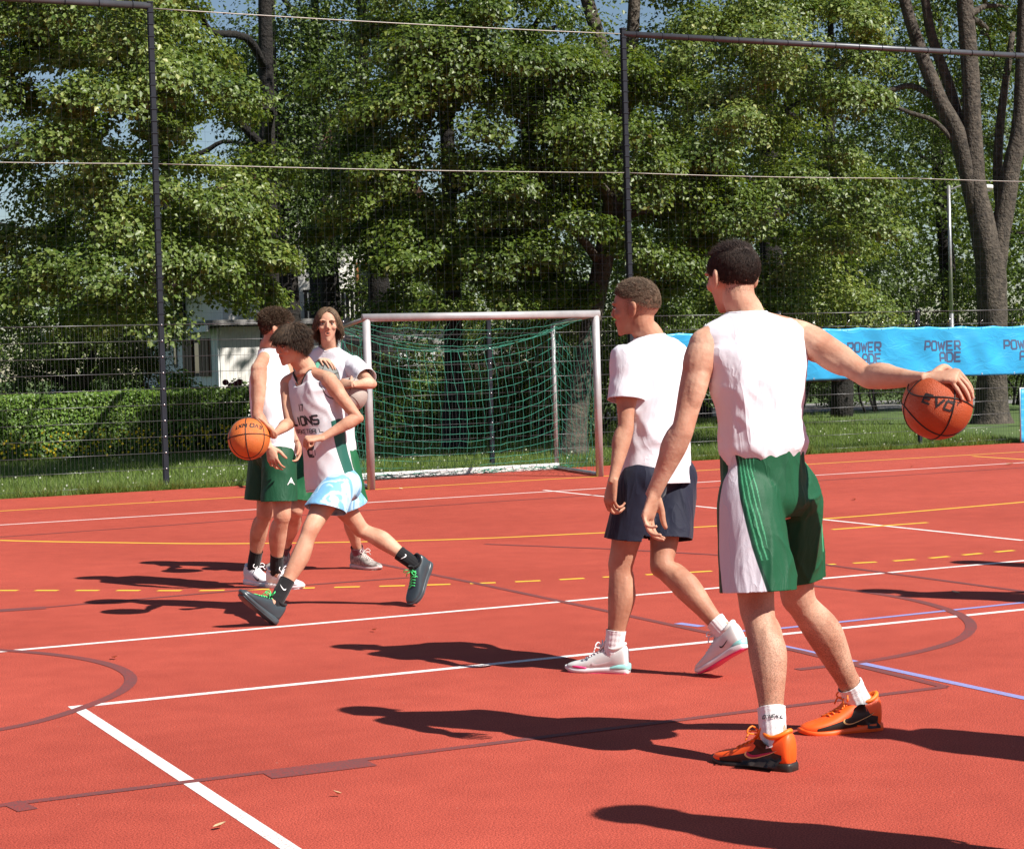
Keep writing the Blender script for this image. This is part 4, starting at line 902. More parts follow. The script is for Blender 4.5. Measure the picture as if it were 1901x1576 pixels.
def limb(J, prof, front, n=20, sub=3):
    """J joints (3 or so); prof rows (segment, t, r across, r front-back, shift to the front)"""
    secs = []; J = [np.asarray(j, float) for j in J]
    for sgm, t, rx, ry, off in prof:
        a, b = J[sgm], J[sgm + 1]; c = a + (b - a) * t; T = nrm(b - a)
        if sgm + 2 < len(J) and t > .8: T = nrm(nrm(b - a) * (1 - (t - .8) / .4) + nrm(J[sgm + 2] - b) * ((t - .8) / .4))
        if sgm > 0 and t < .2: T = nrm(nrm(b - a) * (.5 + t / .4) + nrm(a - J[sgm - 1]) * (.5 - t / .4))
        f = front[sgm] if isinstance(front, list) else front
        f = nrm(f - (f @ T) * T); x = np.cross(f, T); secs.append((c + f * off, x * rx, f * ry))
    return loft(secs, n, sub)
LEG = [(0, -.06, .086, .092, -.004), (0, .12, .086, .092, 0), (0, .35, .079, .086, .004), (0, .6, .068, .073, .006), (0, .82, .057, .061, .005), (0, 1.0, .051, .057, .006),
       (1, .1, .049, .053, .0), (1, .22, .054, .058, -.010), (1, .34, .056, .062, -.014), (1, .48, .051, .055, -.012), (1, .64, .042, .044, -.007), (1, .8, .034, .037, -.002), (1, .92, .031, .036, 0), (1, 1.02, .033, .040, .0)]
ARM = [(0, -.04, .046, .05, 0), (0, .12, .054, .056, 0), (0, .32, .048, .052, .002), (0, .58, .042, .046, .003), (0, .82, .037, .039, 0), (0, 1.0, .036, .037, -.002),
       (1, .12, .039, .040, .0), (1, .28, .041, .040, .002), (1, .5, .036, .034, .001), (1, .75, .029, .026, 0), (1, .95, .027, .021, 0), (1, 1.06, .027, .019, 0)]
def hand_pose(W, d, palm, side, curl=(.35, .5, .35), spread=.10, s=1.0, thumb=(.62, .62, .35), fist=False):
    """five separate fingers on a palm; returns mesh pieces"""
    d = nrm(d); palm = nrm(palm - (palm @ d) * d); b = -palm; th = -np.cross(d, b) * (1 if side == 'R' else -1)
    L = []
    P = lambda x, y, z: W + s * (x * th + y * d + z * b)
    L.append(loft([(P(0, -.012, 0), th * .026 * s, b * .019 * s), (P(.002, .02, 0), th * .032 * s, b * .018 * s), (P(.003, .05, .001), th * .040 * s, b * .0165 * s), (P(.001, .078, .002), th * .042 * s, b * .0145 * s), (P(0, .092, .002), th * .039 * s, b * .011 * s)], 18, 3))
    base = [(.032, .088), (.0110, .094), (-.0105, .090), (-.031, .080)]; ln = [(.044, .026, .021), (.048, .030, .022), (.044, .028, .021), (.035, .021, .019)]
    for k in range(4):
        x, y = base[k]; ang = 0; p = P(x, y - .018, .003); pts = [p, P(x, y, .004)]; sp = spread * (1.2 - k * .8)
        dirx = nrm(d + th * sp); q = pts[-1]
        for j in range(3):
            ang += curl[j] * (1 + .10 * k); v = dirx * math.cos(ang) + palm * math.sin(ang); q = q + v * ln[k][j] * s; pts.append(q)
        r = np.array([.0088, .0086, .0080, .0076, .0062]) * s * (1 if k < 3 else .88)
        L.append(tube(pts, r, 10, 3, hint=b)); L.append(ell(pts[-1], (.0066 * s,) * 3, None, 8, 6))
        L.append(ell(pts[1] , (.0098 * s,) * 3, None, 8, 6)); L.append(ell(pts[2], (.0090 * s,) * 3, None, 8, 6))
    a, c, e = thumb; p0 = P(.022, .018, -.006); v1 = nrm(th * a + d * c + palm * e); p1 = p0 + v1 * .046 * s; v2 = nrm(v1 * .6 + d * .6 + palm * (.5 if fist else .15)); p2 = p1 + v2 * .034 * s; p3 = p2 + nrm(v2 + palm * .25 + (-th * .9 if fist else 0)) * .026 * s
    L.append(tube([p0, p1, p2, p3], np.array([.0165, .0125, .0108, .0082]) * s, 10, 3, hint=b)); L.append(ell(p3, (.008 * s,) * 3, None, 8, 6)); return L
def hand_on_ball(W, knuckle, c, R, side, s=1.0, dirn=None, spread=.26, reach=1.0):
    """palm laid on a ball, each finger bent along its surface"""
    out = nrm(knuckle - c); d = nrm(knuckle - W); d = nrm(d - .0 * out); b = nrm(out - (out @ d) * d); th = -np.cross(d, b) * (1 if side == 'R' else -1); L = []
    K = c + out * (R + .014 * s); m = (W * .5 + K * .5) + b * .004
    L.append(loft([(W - d * .012, th * .026 * s, b * .019 * s), (W * .72 + K * .28, th * .032 * s, b * .018 * s), (W * .4 + K * .6, th * .039 * s, b * .0165 * s), (W * .08 + K * .92, th * .042 * s, b * .0145 * s), (K + d * .012, th * .038 * s, b * .0115 * s)], 18, 3))
    ln = [(.044, .026, .021), (.048, .030, .022), (.044, .028, .021), (.035, .021, .019)]; off = [.033, .0115, -.0105, -.032]
    dd = nrm((dirn if dirn is not None else d) - ((dirn if dirn is not None else d) @ out) * out)
    for k in range(4):
        q = K + th * off[k] * s - d * (.012 if k == 3 else 0); pts = [q - d * .02 * s, q]; dirk = nrm(dd + th * spread * (1.3 - k * .85))
        for j in range(3):
            q = q + dirk * ln[k][j] * s * reach; o = nrm(q - c); q2 = c + o * (R + (.010 - .002 * j) * s); dirk = nrm((q2 - pts[-1])); dirk = nrm(dirk - (dirk @ o) * o); q = q2; pts.append(q)
        r = np.array([.009, .0087, .0081, .0077, .0064]) * s * (1 if k < 3 else .88); L.append(tube(pts, r, 10, 3, hint=out)); L.append(ell(pts[-1], (.0068 * s,) * 3, None, 8, 6)); L.append(ell(pts[1] , (.0098 * s,) * 3, None, 8, 6)); L.append(ell(pts[2], (.0090 * s,) * 3, None, 8, 6))
    q = W * .75 + K * .25 + th * .024 * s; pts = [q]; dk = nrm(th * .9 + d * .5)
    for l in (.044, .034, .026):
        q = q + dk * l * s; o = nrm(q - c); 
        if np.linalg.norm(q - c) < R + .05: q = c + o * (R + .011 * s)
        dk = nrm(nrm(q - pts[-1]) - (nrm(q - pts[-1]) @ o) * o * .6); pts.append(q)
    L.append(tube(pts, np.array([.016, .0125, .0108, .0082]) * s, 10, 3)); L.append(ell(pts[-1], (.008 * s,) * 3, None, 8, 6)); return L
def frame(fwd, up):
    f = nrm(fwd); z = nrm(up - (up @ f) * f); return np.array([np.cross(f, z), f, z])      # rows: right, front, up
def head_pieces(c, R, s=1.0, mouth=0.0, jaw=1.0):
    """c head centre, R rows right/front/up"""
    w = lambda x, y, z: c + s * (x * R[0] + y * R[1] + z * R[2]); E = lambda p, r, ax=R, a=16, b=10: ell(w(*p), np.array(r) * s, ax, a, b); L = []
    L.append(E((0, -.014, .032), (.0755, .0965, .085), R, 28, 18))
    L.append(E((0, .030, .035), (.066, .062, .062), R, 24, 14))
    jz = -.008 * mouth
    L.append(loft([(w(0, .018, .05), R[0] * .068 * s, R[1] * .070 * s), (w(0, .020, .01), R[0] * .0675 * s, R[1] * .072 * s), (w(0, .022, -.03), R[0] * .0605 * s * jaw, R[1] * .067 * s), (w(0, .027, -.058 + jz * .5), R[0] * .0505 * s * jaw, R[1] * .0605 * s), (w(0, .038, -.084 + jz), R[0] * .037 * s * jaw, R[1] * .049 * s), (w(0, .052, -.102 + jz), R[0] * .022 * s * jaw, R[1] * .031 * s)], 24, 4))
    L.append(E((0, .073, -.097 + jz), (.017, .013, .012)))
    for q in (-1, 1):
        L.append(E((q * .030, .081, .032), (.027, .013, .009))); L.append(E((q * .038, .064, -.014), (.024, .022, .021)))
        A = frame(R[1] * .86 - R[0] * q * .5, R[2] * 1 - R[1] * .18)
        L.append(ell(w(q * .080, -.008, -.002), np.array((.0105, .023, .035)) * s, A, 14, 10)); L.append(ell(w(q * .086, -.016, .010), np.array((.0095, .017, .022)) * s, A, 12, 8))
        L.append(ell(w(q * .074, .002, -.022), np.array((.008, .010, .012)) * s, A, 12, 8))
        L.append(E((q * .011, .094, -.024), (.008, .010, .0075)))
    L.append(tube([w(0, .086, .026), w(0, .093, .008), w(0, .100, -.010), w(0, .102, -.019)], np.array([.011, .0105, .0115, .0125]) * s, 10, 3, hint=R[1]))
    
    if mouth: L.append(tube([w(.017 * math.cos(a), .0885 - .005 * abs(math.cos(a)), -.056 + .0125 * math.sin(a)) for a in np.linspace(0, 2 * math.pi, 17)], .0052 * s, 8))
    else: L.append(E((0, .086, -.047), (.022, .011, .0055))); L.append(E((0, .083, -.060), (.019, .011, .0065)))
    L.append(E((0, .075, -.056), (.022, .010, .02))); L.append(E((0, .082, -.036), (.017, .009, .010)))
    return L
def hair_strands(c, R, s, spec, seed):
    """spec: dict(n, length, width, keep(local pos), flow(local pos, normal)->direction, curl, lift)"""
    r = np.random.default_rng(seed); n = spec['n']; d = r.normal(size=(n * 3, 3)); d /= np.linalg.norm(d, axis=1)[:, None]
    loc = d * np.array((.0765, .0975, .086)) + A3(0, -.014, .032); k = np.array([spec['keep'](p) for p in loc]); loc, d = loc[k][:n], d[k][:n]; n = len(loc)
    N = d / np.array((.0765, .0975, .086)); N /= np.linalg.norm(N, axis=1)[:, None]
    dirs = spec['flow'](loc, N) + r.normal(0, spec.get('rand', .15), (n, 3)); dirs /= np.linalg.norm(dirs, axis=1)[:, None]
    m = spec.get('seg', 4); Ls = spec['length'](loc) * r.uniform(.75, 1.15, n); step = (Ls / m)[:, None]; p = loc + N * -.002; th = np.maximum(spec['thick'](loc), 0); p = loc + N * (th * .8)[:, None]; pts = [p]; pad = 1 + (th * .9 / .085)[:, None]; g = spec.get('grav', 0); cu = spec.get('curl', 0); ph = r.uniform(0, 6.28, n); S = np.cross(dirs, N); S /= (np.linalg.norm(S, axis=1)[:, None] + 1e-9)
    for j in range(m):
        dj = dirs + A3(0, 0, -1) * g * (j + 1) / m
        if cu: dj = dj + cu * (np.cos(ph + j * 1.9)[:, None] * S + np.sin(ph + j * 1.9)[:, None] * N)
        dj /= np.linalg.norm(dj, axis=1)[:, None]; p = p + dj * step
        q = (p - A3(0, -.014, .032)) / (np.array((.0775, .0985, .087)) * pad); ln = np.linalg.norm(q, axis=1); ins = (ln < 1) & (p[:, 2] > -.05)
        p = np.where(ins[:, None], (q / np.maximum(ln, 1e-6)[:, None] * (1.0 + .03 * r.uniform(0, 1, n))[:, None]) * (np.array((.0775, .0985, .087)) * pad) + A3(0, -.014, .032), p); pts.append(p)
    P = np.stack(pts, 1); wd = spec['width']; T = P[:, -1] - P[:, 0]; A = np.cross(T, N); A /= (np.linalg.norm(A, axis=1)[:, None] + 1e-9); V = np.empty((n, m + 1, 3, 3))
    B = N
    for j in range(m + 1):
        w = wd * (1 - .85 * (j / m) ** 1.5); V[:, j, 0] = P[:, j] + A * w; V[:, j, 1] = P[:, j] - A * w; V[:, j, 2] = P[:, j] + B * w * 1.1
    F = []
    base = (np.arange(n) * (m + 1) * 3)[:, None]
    for j in range(m):
        for a, b in ((0, 1), (1, 2), (2, 0)):
            F.append(base + np.array([[j * 3 + a, j * 3 + b, (j + 1) * 3 + b, (j + 1) * 3 + a]]))
    F = np.concatenate(F); V = V.reshape(-1, 3) * s
    return V @ R + c, F, n
def hair_cap(c, R, s, keep, thick, seed, amp=.004, res=(64, 40)):
    nu, nv = res; V, F = ell((0, 0, 0), (1, 1, 1), None, nu, nv); d = V.copy(); loc = d * np.array((.0765, .0975, .086)) + A3(0, -.014, .032)
    k = np.array([keep(p) for p in loc]); th = thick(loc) + amp * vnoise(d * 9, seed) ; N = d / np.array((.0765, .0975, .086)); N /= np.linalg.norm(N, axis=1)[:, None]
    W = loc + N * th[:, None]; F2 = [f for f in F if all(k[i] for i in f)]; return (W * s) @ R + c, F2
def hair_material(name, c1, c2, rough=.62):
    m = material(name, c1, rough, col2=c2, vscale=70, detail=3, spec=.3, coords='Object'); return m
SWOOSH_U = [(.05, .45), (.09, .30), (.15, .21), (.25, .18), (.40, .26), (.6, .42), (.8, .58), (1.0, .75)]
SWOOSH_L = [(.05, .45), (.0, .25), (.03, .07), (.14, -.05), (.30, -.02), (.55, .20), (.8, .46), (1.0, .75)]
def swoosh_mesh(f):
    u, l = cr_interp(np.array(SWOOSH_U), 4), cr_interp(np.array(SWOOSH_L), 4); V = []; F = []
    for i in range(len(u)):
        V += [f(*u[i]), f(*(u[i] * .5 + l[i] * .5)), f(*l[i])]
        if i: k = 3 * i; F += [(k - 3, k - 2, k + 1, k), (k - 2, k - 1, k + 2, k + 1)]
    return np.array(V), F
def project(bvh, p, dr, lift=.0015, back=.15):
    dr = nrm(dr); h = bvh.ray_cast(Vector(p - dr * back), Vector(dr), back * 2.5)
    return (np.array(h[0]) - dr * lift) if h[0] is not None else p
SHOE = [(.000, .022, .028, .112), (.012, .034, .016, .128), (.045, .040, .012, .122), (.085, .0405, .010, .116), (.12, .042, .010, .106), (.155, .0445, .010, .087), (.19, .048, .010, .069), (.225, .048, .010, .057), (.26, .042, .011, .048), (.283, .029, .013, .040), (.295, .011, .018, .030)]
def make_shoe(parent, ank, toe, up, side, cols, s=1.0, name='shoe', label=None, lace=True, sw=None, sw_side=0, tuck=0.0):
    t = nrm(toe); u = nrm(up - (up @ t) * t); x = np.cross(t, u); O = ank - t * .068 * s - u * .092 * s; w = lambda a, b, c: O + s * (a * x + b * t + c * u)
    bend = lambda y: .0 
    secs = []
    for y, hw_, z0, z1 in SHOE:
        lat = (.006 if side == 'L' else -.006) * math.sin(math.pi * min(1, y / .29)) ; secs.append((w(lat, y, (z0 + z1) / 2), x * hw_ * s, u * (z1 - z0) / 2 * s))
    V, F = loft(secs, 28, 5, True, 2.5)
    so = part(name, (V, F), cols['upper'], parent, True, label=label); bv = bvh_of(so)
    # sole: outline a little wider than the upper, thick and rounded
    o1 = []
    for y, hw_, z0, z1 in [(-.006, .018, 0, .03), (.004, .034, 0, .036), (.045, .0425, 0, .036), (.09, .0415, .002, .033), (.13, .043, .003, .030), (.17, .0475, .001, .027), (.21, .0525, 0, .025), (.25, .048, .002, .025), (.28, .034, .008, .029), (.300, .014, .016, .032)]:
        lat = (.006 if side == 'L' else -.006) * math.sin(math.pi * min(1, max(0, y) / .29)); o1.append((w(lat, y, (z0 + z1) / 2), x * hw_ * s, u * (z1 - z0) / 2 * s))
    sole = part('sole', loft(o1, 24, 5, True, 4.0), cols['sole'], so)
    part('outsole', loft([(c - u * .0135 * s, a * .96, b * .35) for c, a, b in o1[1:-1]], 20, 4, True, 4.0), cols.get('out', cols['sole']), so)
    # padded collar and tongue
    ring = [w(.0335 * math.cos(a), .056 + .045 * math.sin(a), .120 - .007 * math.cos(2 * a) * -1 * -1 + .008 * max(0, -math.sin(a))) for a in np.linspace(0, 2 * math.pi, 17)]
    part('collar', tube(ring, .0075 * s, 8, 2), cols.get('collar', cols['upper']), so)
    part('tongue', loft([(w(0, .155, .082), x * .020 * s, u * .006 * s), (w(0, .130, .104), x * .022 * s, u * .006 * s), (w(0, .110, .128), x * .022 * s, (u * .4 + t) * .006 * s), (w(0, .102, .146), x * .018 * s, (u * .2 + t) * .006 * s)], 12, 3), cols.get('collar', cols['upper']), so)
    if lace:
        for k in range(6):
            y = .122 + k * .0155; z = .12 - k * .0085
            pts = [project(bv, w(q * .024, y + (.006 if q > 0 else -.006), z), -u, .003) for q in (-1, -.5, 0, .5, 1)]; part('lace', tube(pts, .0032 * s, 6, 2), cols['lace'], so)
        for q in (-1, 1):
            c0 = w(0, .118, .118); part('lace', tube([c0, c0 + s * (x * q * .03 + u * .025 + t * .012), c0 + s * (x * q * .05 + u * .008 + t * .02), c0 + s * (x * q * .022 - u * .002 + t * .01), c0], .0028 * s, 6, 4), cols['lace'], so)
            part('lace', tube([c0, c0 + s * (x * q * .02 + u * .006 + t * .025), c0 + s * (x * q * .045 - u * .02 + t * .03)], .0028 * s, 6, 4), cols['lace'], so)
    for q in (-1, 1):
        if cols.get('panel') is not None:
            pan = [(-.0, .040), (.01, .075), (.055, .062), (.085, .085), (.11, .060), (.17, .040), (.24, .030), (.24, .024), (.0, .024)]
            V2, F2 = [], []; low = lambda y: .026
            ys = np.linspace(.022, .25, 30); tp = np.interp(ys, [.0, .05, .075, .10, .125, .16, .25], [.056, .066, .108, .110, .066, .054, .032])
            for i, (y, zt) in enumerate(zip(ys, tp)):
                for j in range(6): V2.append(project(bv, w(0, y, .022 + (zt - .022) * j / 5) + x * q * .06 * s, -x * q, .0012, .02))
                if i:
                    for j in range(5): F2.append(((i - 1) * 6 + j, (i - 1) * 6 + j + 1, i * 6 + j + 1, i * 6 + j))
            part('side_panel', (np.array(V2), F2), cols['panel'], so)
        if sw is not None:
            sx = 1 if q == (1 if side == 'R' else -1) else 1
            V3, F3 = swoosh_mesh(lambda a, b: project(bv, w(0, sw[0] - sw[2] * a, sw[1] + sw[3] * b) + x * q * .06 * s, -x * q, .0028, .02))
            part('swoosh', (V3, F3), cols['swoosh'], so)
            if cols.get('swoosh_edge') is not None:
                V3, F3 = swoosh_mesh(lambda a, b: project(bv, w(0, sw[0] + .006 - (sw[2] + .012) * a, sw[1] - .004 + (sw[3] * 1.18) * b) + x * q * .06 * s, -x * q, .002, .02)); part('swoosh_outline', (V3, F3), cols['swoosh_edge'], so)
    return so
def make_sock(parent, kn, an, front, h0, mat, ribs=True, s=1.0, rib_n=34):
    """from h0 (fraction of the shin) down into the shoe"""
    T = nrm(an - kn); f = nrm(front - (front @ T) * T); x = np.cross(f, T); L = np.linalg.norm(an - kn); V = []; secs = []
    for t, rx, ry, off in ((h0, .0, .0, 0), (h0 + .002, .0395, .042, -.003), (h0 + .04, .0375, .041, -.003), (.86, .036, .041, -.001), (.93, .0345, .041, .001), (1.0, .033, .040, .002), (1.05, .030, .036, .004)):
        if t < h0: continue
        if rx == 0: rx, ry = .036, .039
        secs.append((kn + T * L * t + f * off, x * rx * s, f * ry * s))
    V, F = loft(secs, 64, 6, False); n = 64
    P = cr_interp(np.array([q[0] for q in secs]), 6); c = np.repeat(P, n, 0); j = np.tile(np.arange(n), len(P)); i = np.repeat(np.arange(len(P)), n)
    amp = .0008 * np.cos(j * 2 * math.pi / n * 16) + .0010 * vnoise(V * A3(30, 30, 60), 5) + .0005 * np.sin(i * 1.3)
    d = V - c; d /= (np.linalg.norm(d, axis=1)[:, None] + 1e-9); return part('sock', (V + d * amp[:, None], F), mat, parent)
def torso_frame(J):
    hip, sh = (J['hipL'] + J['hipR']) / 2, (J['shL'] + J['shR']) / 2; up = nrm(sh - hip); xh = nrm(J['hipR'] - J['hipL']); xs = nrm(J['shR'] - J['shL'])
    return hip, sh, up, xh, xs
def torso_sections(J, rows, bend=.02):
    """rows: (f, half width, half depth, shift to the front); f = 0 hips, 1 shoulders, above 1 towards the neck base (2)"""
    hip, sh, up, xh, xs = torso_frame(J); N = J['neck']; out = []
    for f, w, d, off in rows:
        if f <= 1:
            c = hip + (sh - hip) * f; x = nrm(xh * (1 - max(0, f)) + xs * max(0, f)); 
        else:
            c = sh + (N - sh) * (f - 1); x = xs
        z = up if f <= 1 else nrm(up * (2 - f) + nrm(N - sh) * (f - 1)); y = nrm(np.cross(z, x)); x = nrm(np.cross(y, z)) if f <= 1 else x
        out.append((c + y * (off + bend * math.sin(math.pi * min(1, max(0, f))) * -1), x * w, y * d))
    return out
def wrinkle(V, N, seed, amp, sc, stretch):
    """cloth folds: ridged noise stretched along one direction"""
    st = nrm(stretch); P = V - (V @ st)[:, None] * st * .78; w = P + .05 * np.column_stack([vnoise(V * 7, seed + 3), vnoise(V * 7, seed + 4), vnoise(V * 7, seed + 5)])
    r = 1 - np.abs(vnoise(w * sc, seed)); r2 = 1 - np.abs(vnoise(w * sc * 2.3, seed + 1)); msk = .55 + .45 * vnoise(V * 4.5, seed + 7); return V + N * (amp * (1.5 * (r ** 3.2 - .3) + .7 * (r2 ** 3 - .3)) * msk)[:, None]
def grid_normals(V, F):
    me = mesh_data('t', V, F); n = np.empty(len(V) * 3, np.float32)
    me.vertices.foreach_get('normal', n); bpy.data.meshes.remove(me); return n.reshape(-1, 3).astype(float)
SHIRT = [(-.12, .185, .135, -.002), (.0, .182, .136, .0), (.2, .174, .132, .004), (.42, .172, .128, .006), (.62, .182, .134, .006), (.80, .198, .134, .002), (.92, .214, .116, -.004), (1.0, .222, .098, -.006), (1.30, .214, .084, -.008), (1.52, .185, .078, -.008), (1.70, .140, .075, -.006), (1.84, .100, .072, -.003), (1.95, .076, .068, 0)]
BODY = [(-.2, .11, .085, 0), (-.1, .15, .105, 0), (.02, .160, .112, 0), (.2, .148, .102, .002), (.42, .140, .097, .004), (.62, .152, .106, .004), (.80, .165, .108, .0), (.93, .160, .092, -.004), (1.05, .130, .072, -.006), (1.4, .085, .062, -.008), (1.75, .060, .058, -.004), (2.1, .055, .057, .004)]
def person(name, label, J, cfg):
    """J: joints in world space; cfg: look"""
    root = tag(empty(name, A3(*((J['anL'] + J['anR']) / 2)[:2], 0)), label, 'person', 'players on the court'); k = cfg.get('build', 1.0); ka, kl = cfg.get('arm', k), cfg.get('leg', k)
    hip, sh, up, xh, xs = torso_frame(J); fr_h = nrm(np.cross(up, xh)); fr_s = nrm(np.cross(up, xs)); HR = frame(J['face'], cfg.get('head_up', A3(0, 0, 1))); hs = cfg.get('hs', 1.0); hc_ = J['head']
    L = []
    tw = cfg.get('tw', 1.0)
    L.append(loft(torso_sections(J, [(f, w * tw, d * tw if f <= 1 else d, o) for f, w, d, o in BODY]), 28, 3))
    L.append(tube([J['neck'] - nrm(J['neck'] - sh) * .05, J['neck'] + .02 * (hc_ - J['neck']), hc_ - HR[2] * .075 * hs - HR[1] * .024 * hs, hc_ - HR[2] * .02 * hs - HR[1] * .024 * hs], np.array([.072, .065, .060, .058]) * cfg.get('neckw', 1), 18, 4))
    for s_ in 'LR':
        x = J['sh' + s_]; L.append(ell(x, (.056 * k, .056 * k, .056 * k), None, 16, 12)); L.append(tube([J['neck'] * .6 + sh * .4, (J['neck'] + x) / 2 - up * .012, x + up * .01], np.array([.058, .05, .048]) * k, 14, 3))
        el, wr = J['el' + s_], J['wr' + s_]; L.append(limb([x, el, wr], [(a, b, c * ka, d * ka, e) for a, b, c, d, e in ARM], J.get('armf' + s_, fr_s)))
        T = nrm(el - x); L.append(ell(el + nrm(T - nrm(wr - el)) * .010, (.030 * k,) * 3, None, 12, 8))
        L += J['hand' + s_]
        kn, an = J['kn' + s_], J['an' + s_]; toe = J['toe' + s_]; ff = nrm(toe - (toe @ nrm(an - kn)) * nrm(an - kn))
        thf = nrm(fr_h * .6 + ff * .6); L.append(limb([J['hip' + s_], kn, an], [(a, b, c * kl, d * kl, e * kl) for a, b, c, d, e in LEG], [thf, ff])); J['ff' + s_] = ff; J['thf' + s_] = thf
        Tk = nrm(an - kn); xk = np.cross(ff, Tk); Lk = np.linalg.norm(an - kn); Fk = np.array([xk, ff, -Tk])
        for q_ in (-1, 1): L.append(ell(kn + Tk * Lk * (.27 + .03 * q_) - ff * .030 * kl + xk * q_ * .023 * kl, np.array((.030, .030, .085)) * kl, Fk, 14, 10))
        L.append(tube([kn + Tk * Lk * .62 - ff * .030 * kl, kn + Tk * Lk * .82 - ff * .032 * kl, an - ff * .034 * kl], np.array([.018, .012, .014]) * kl, 10, 3))
        L.append(tube([kn + Tk * .04 + ff * .038 * kl, kn + Tk * Lk * .35 + ff * .034 * kl, kn + Tk * Lk * .7 + ff * .024 * kl], np.array([.016, .015, .012]) * kl, 10, 3))
        Ta = nrm(el - x); fa = J.get('armf' + s_, fr_s); fa = nrm(fa - (fa @ Ta) * Ta); xa = np.cross(fa, Ta); Fa = np.array([xa, fa, -Ta]); La = np.linalg.norm(el - x)
        L.append(ell(x + Ta * La * .18, np.array((.056, .056, .10)) * ka, Fa, 16, 12)); L.append(ell(x + Ta * La * .5 + fa * .018 * ka, np.array((.036, .034, .085)) * ka, Fa, 14, 10)); L.append(ell(x + Ta * La * .48 - fa * .020 * ka, np.array((.036, .034, .10)) * ka, Fa, 14, 10))
        Tw = nrm(wr - el); Lw_ = np.linalg.norm(wr - el); L.append(ell(el + Tw * Lw_ * .22 + fa * .008, np.array((.044, .040, .085)) * ka, frame(nrm(fa - (fa @ Tw) * Tw), -Tw), 14, 10)); L.append(ell(wr + nrm(np.cross(Tw, fa)) * .012, np.array((.014, .014, .016)) * ka, None, 10, 8))
        L.append(ell(kn + ff * .022, np.array((.036, .03, .045)) * k, frame(ff, up), 12, 8))
        L.append(ell(J['hip' + s_] - fr_h * .055 - up * .03, np.array((.078, .065, .085)) * k, frame(fr_h, up), 16, 10))
        L.append(tube([an - nrm(an - kn) * .02, an + toe * .06 - J['fup' + s_] * .045, an + toe * .13 - J['fup' + s_] * .065], [.034, .034, .025], 12, 2))
    L += head_pieces(hc_, HR, hs, cfg.get('mouth', 0), cfg.get('jaw', 1))
    me = remesh(cat(L), cfg.get('voxel', .0040), cfg.get('smooth', 6), .5, cfg.get('dec', .5) * .75)
    if cfg.get('plain'):
        b = add_mesh('body', me, cfg['skin'], root); return root, b
    V = verts_of(me); q = (V - hc_) @ HR.T / hs
    near = lambda p, r: np.clip(1 - np.linalg.norm((q - np.array(p)) / np.array(r), axis=1), 0, 1)
    flush = np.clip(2.2 * near((0, .092, -.054), (.030, .02, .015 + .012 * cfg.get('mouth', 0))), 0, 1) + .8 * (near((.079, -.01, 0), (.025, .04, .05)) + near((-.079, -.01, 0), (.025, .04, .05))) + .15 * near((0, .105, -.015), (.03, .03, .03)) + .2 * (near((.04, .075, -.02), (.04, .04, .04)) + near((-.04, .075, -.02), (.04, .04, .04)))
    for s_ in 'LR':
        flush += .35 * np.clip(1 - np.linalg.norm(V - J['el' + s_], axis=1) / .06, 0, 1) + .35 * np.clip(1 - np.linalg.norm(V - J['kn' + s_], axis=1) / .08, 0, 1) + .3 * np.clip(1 - np.linalg.norm(V - J['wr' + s_] - nrm(J['wr' + s_] - J['el' + s_]) * .12, axis=1) / .09, 0, 1)
    vattr(me, 'flush', np.clip(flush, 0, 1))
    fz = np.zeros(len(V)); 
    for s_ in 'LR':
        a, b_ = J['kn' + s_], J['an' + s_]; t = np.clip(((V - a) @ (b_ - a)) / ((b_ - a) @ (b_ - a)), -.3, 1); fz = np.maximum(fz, (np.linalg.norm(V - a - t[:, None] * (b_ - a), axis=1) < .095) * np.clip((t + .3) * 1.4, 0, 1) * cfg.get('leghair', .0))
    stub = cfg.get('stubble')
    if stub is not None: fz = np.maximum(fz, stub(q) * 1.0)
    vattr(me, 'fuzz', fz)
    b = add_mesh('body', me, cfg['skin'], root); J['bodyobj'] = b
    # eyes and brows
    w = lambda x, y, z: hc_ + hs * (x * HR[0] + y * HR[1] + z * HR[2])
    if cfg.get('eyes', True):
        for s_ in (-1, 1):
            e = part('eye', ell(w(s_ * .031, .0795, .009), np.array((.0125, .0095, .0065)) * hs, HR, 14, 10), M_EYEW, b)
            part('iris', ell(w(s_ * .031 + cfg.get('gaze', 0), .0865, .009), np.array((.0055, .004, .0055)) * hs, HR, 10, 8), M_IRIS, e)
            part('upper_lid', tube([w(s_ * .018, .0835, .012), w(s_ * .025, .0895, .0165), w(s_ * .034, .0885, .0165), w(s_ * .045, .0795, .010)], np.array([.002, .003, .003, .002]) * hs, 6, 3), cfg['hair'], b)
            part('eyebrow', tube([w(s_ * .013, .0935, .026), w(s_ * .024, .0955, .031), w(s_ * .036, .0905, .031), w(s_ * .048, .078, .026)], np.array([.0032, .0042, .0038, .002]) * hs, 7, 3), cfg['hair'], b)
    if cfg.get('mouth'):
        part('mouth', ell(w(0, .0855, -.0560), np.array((.0125, .0050, .0090)) * hs, HR, 14, 8), M_MOUTH, b)
    return root, b
M_EYEW = material('eye_white', (.62, .58, .55), .25); M_IRIS = material('eye_iris', (.05, .03, .02), .2); M_MOUTH = material('mouth_inside', (.05, .012, .012), .5)
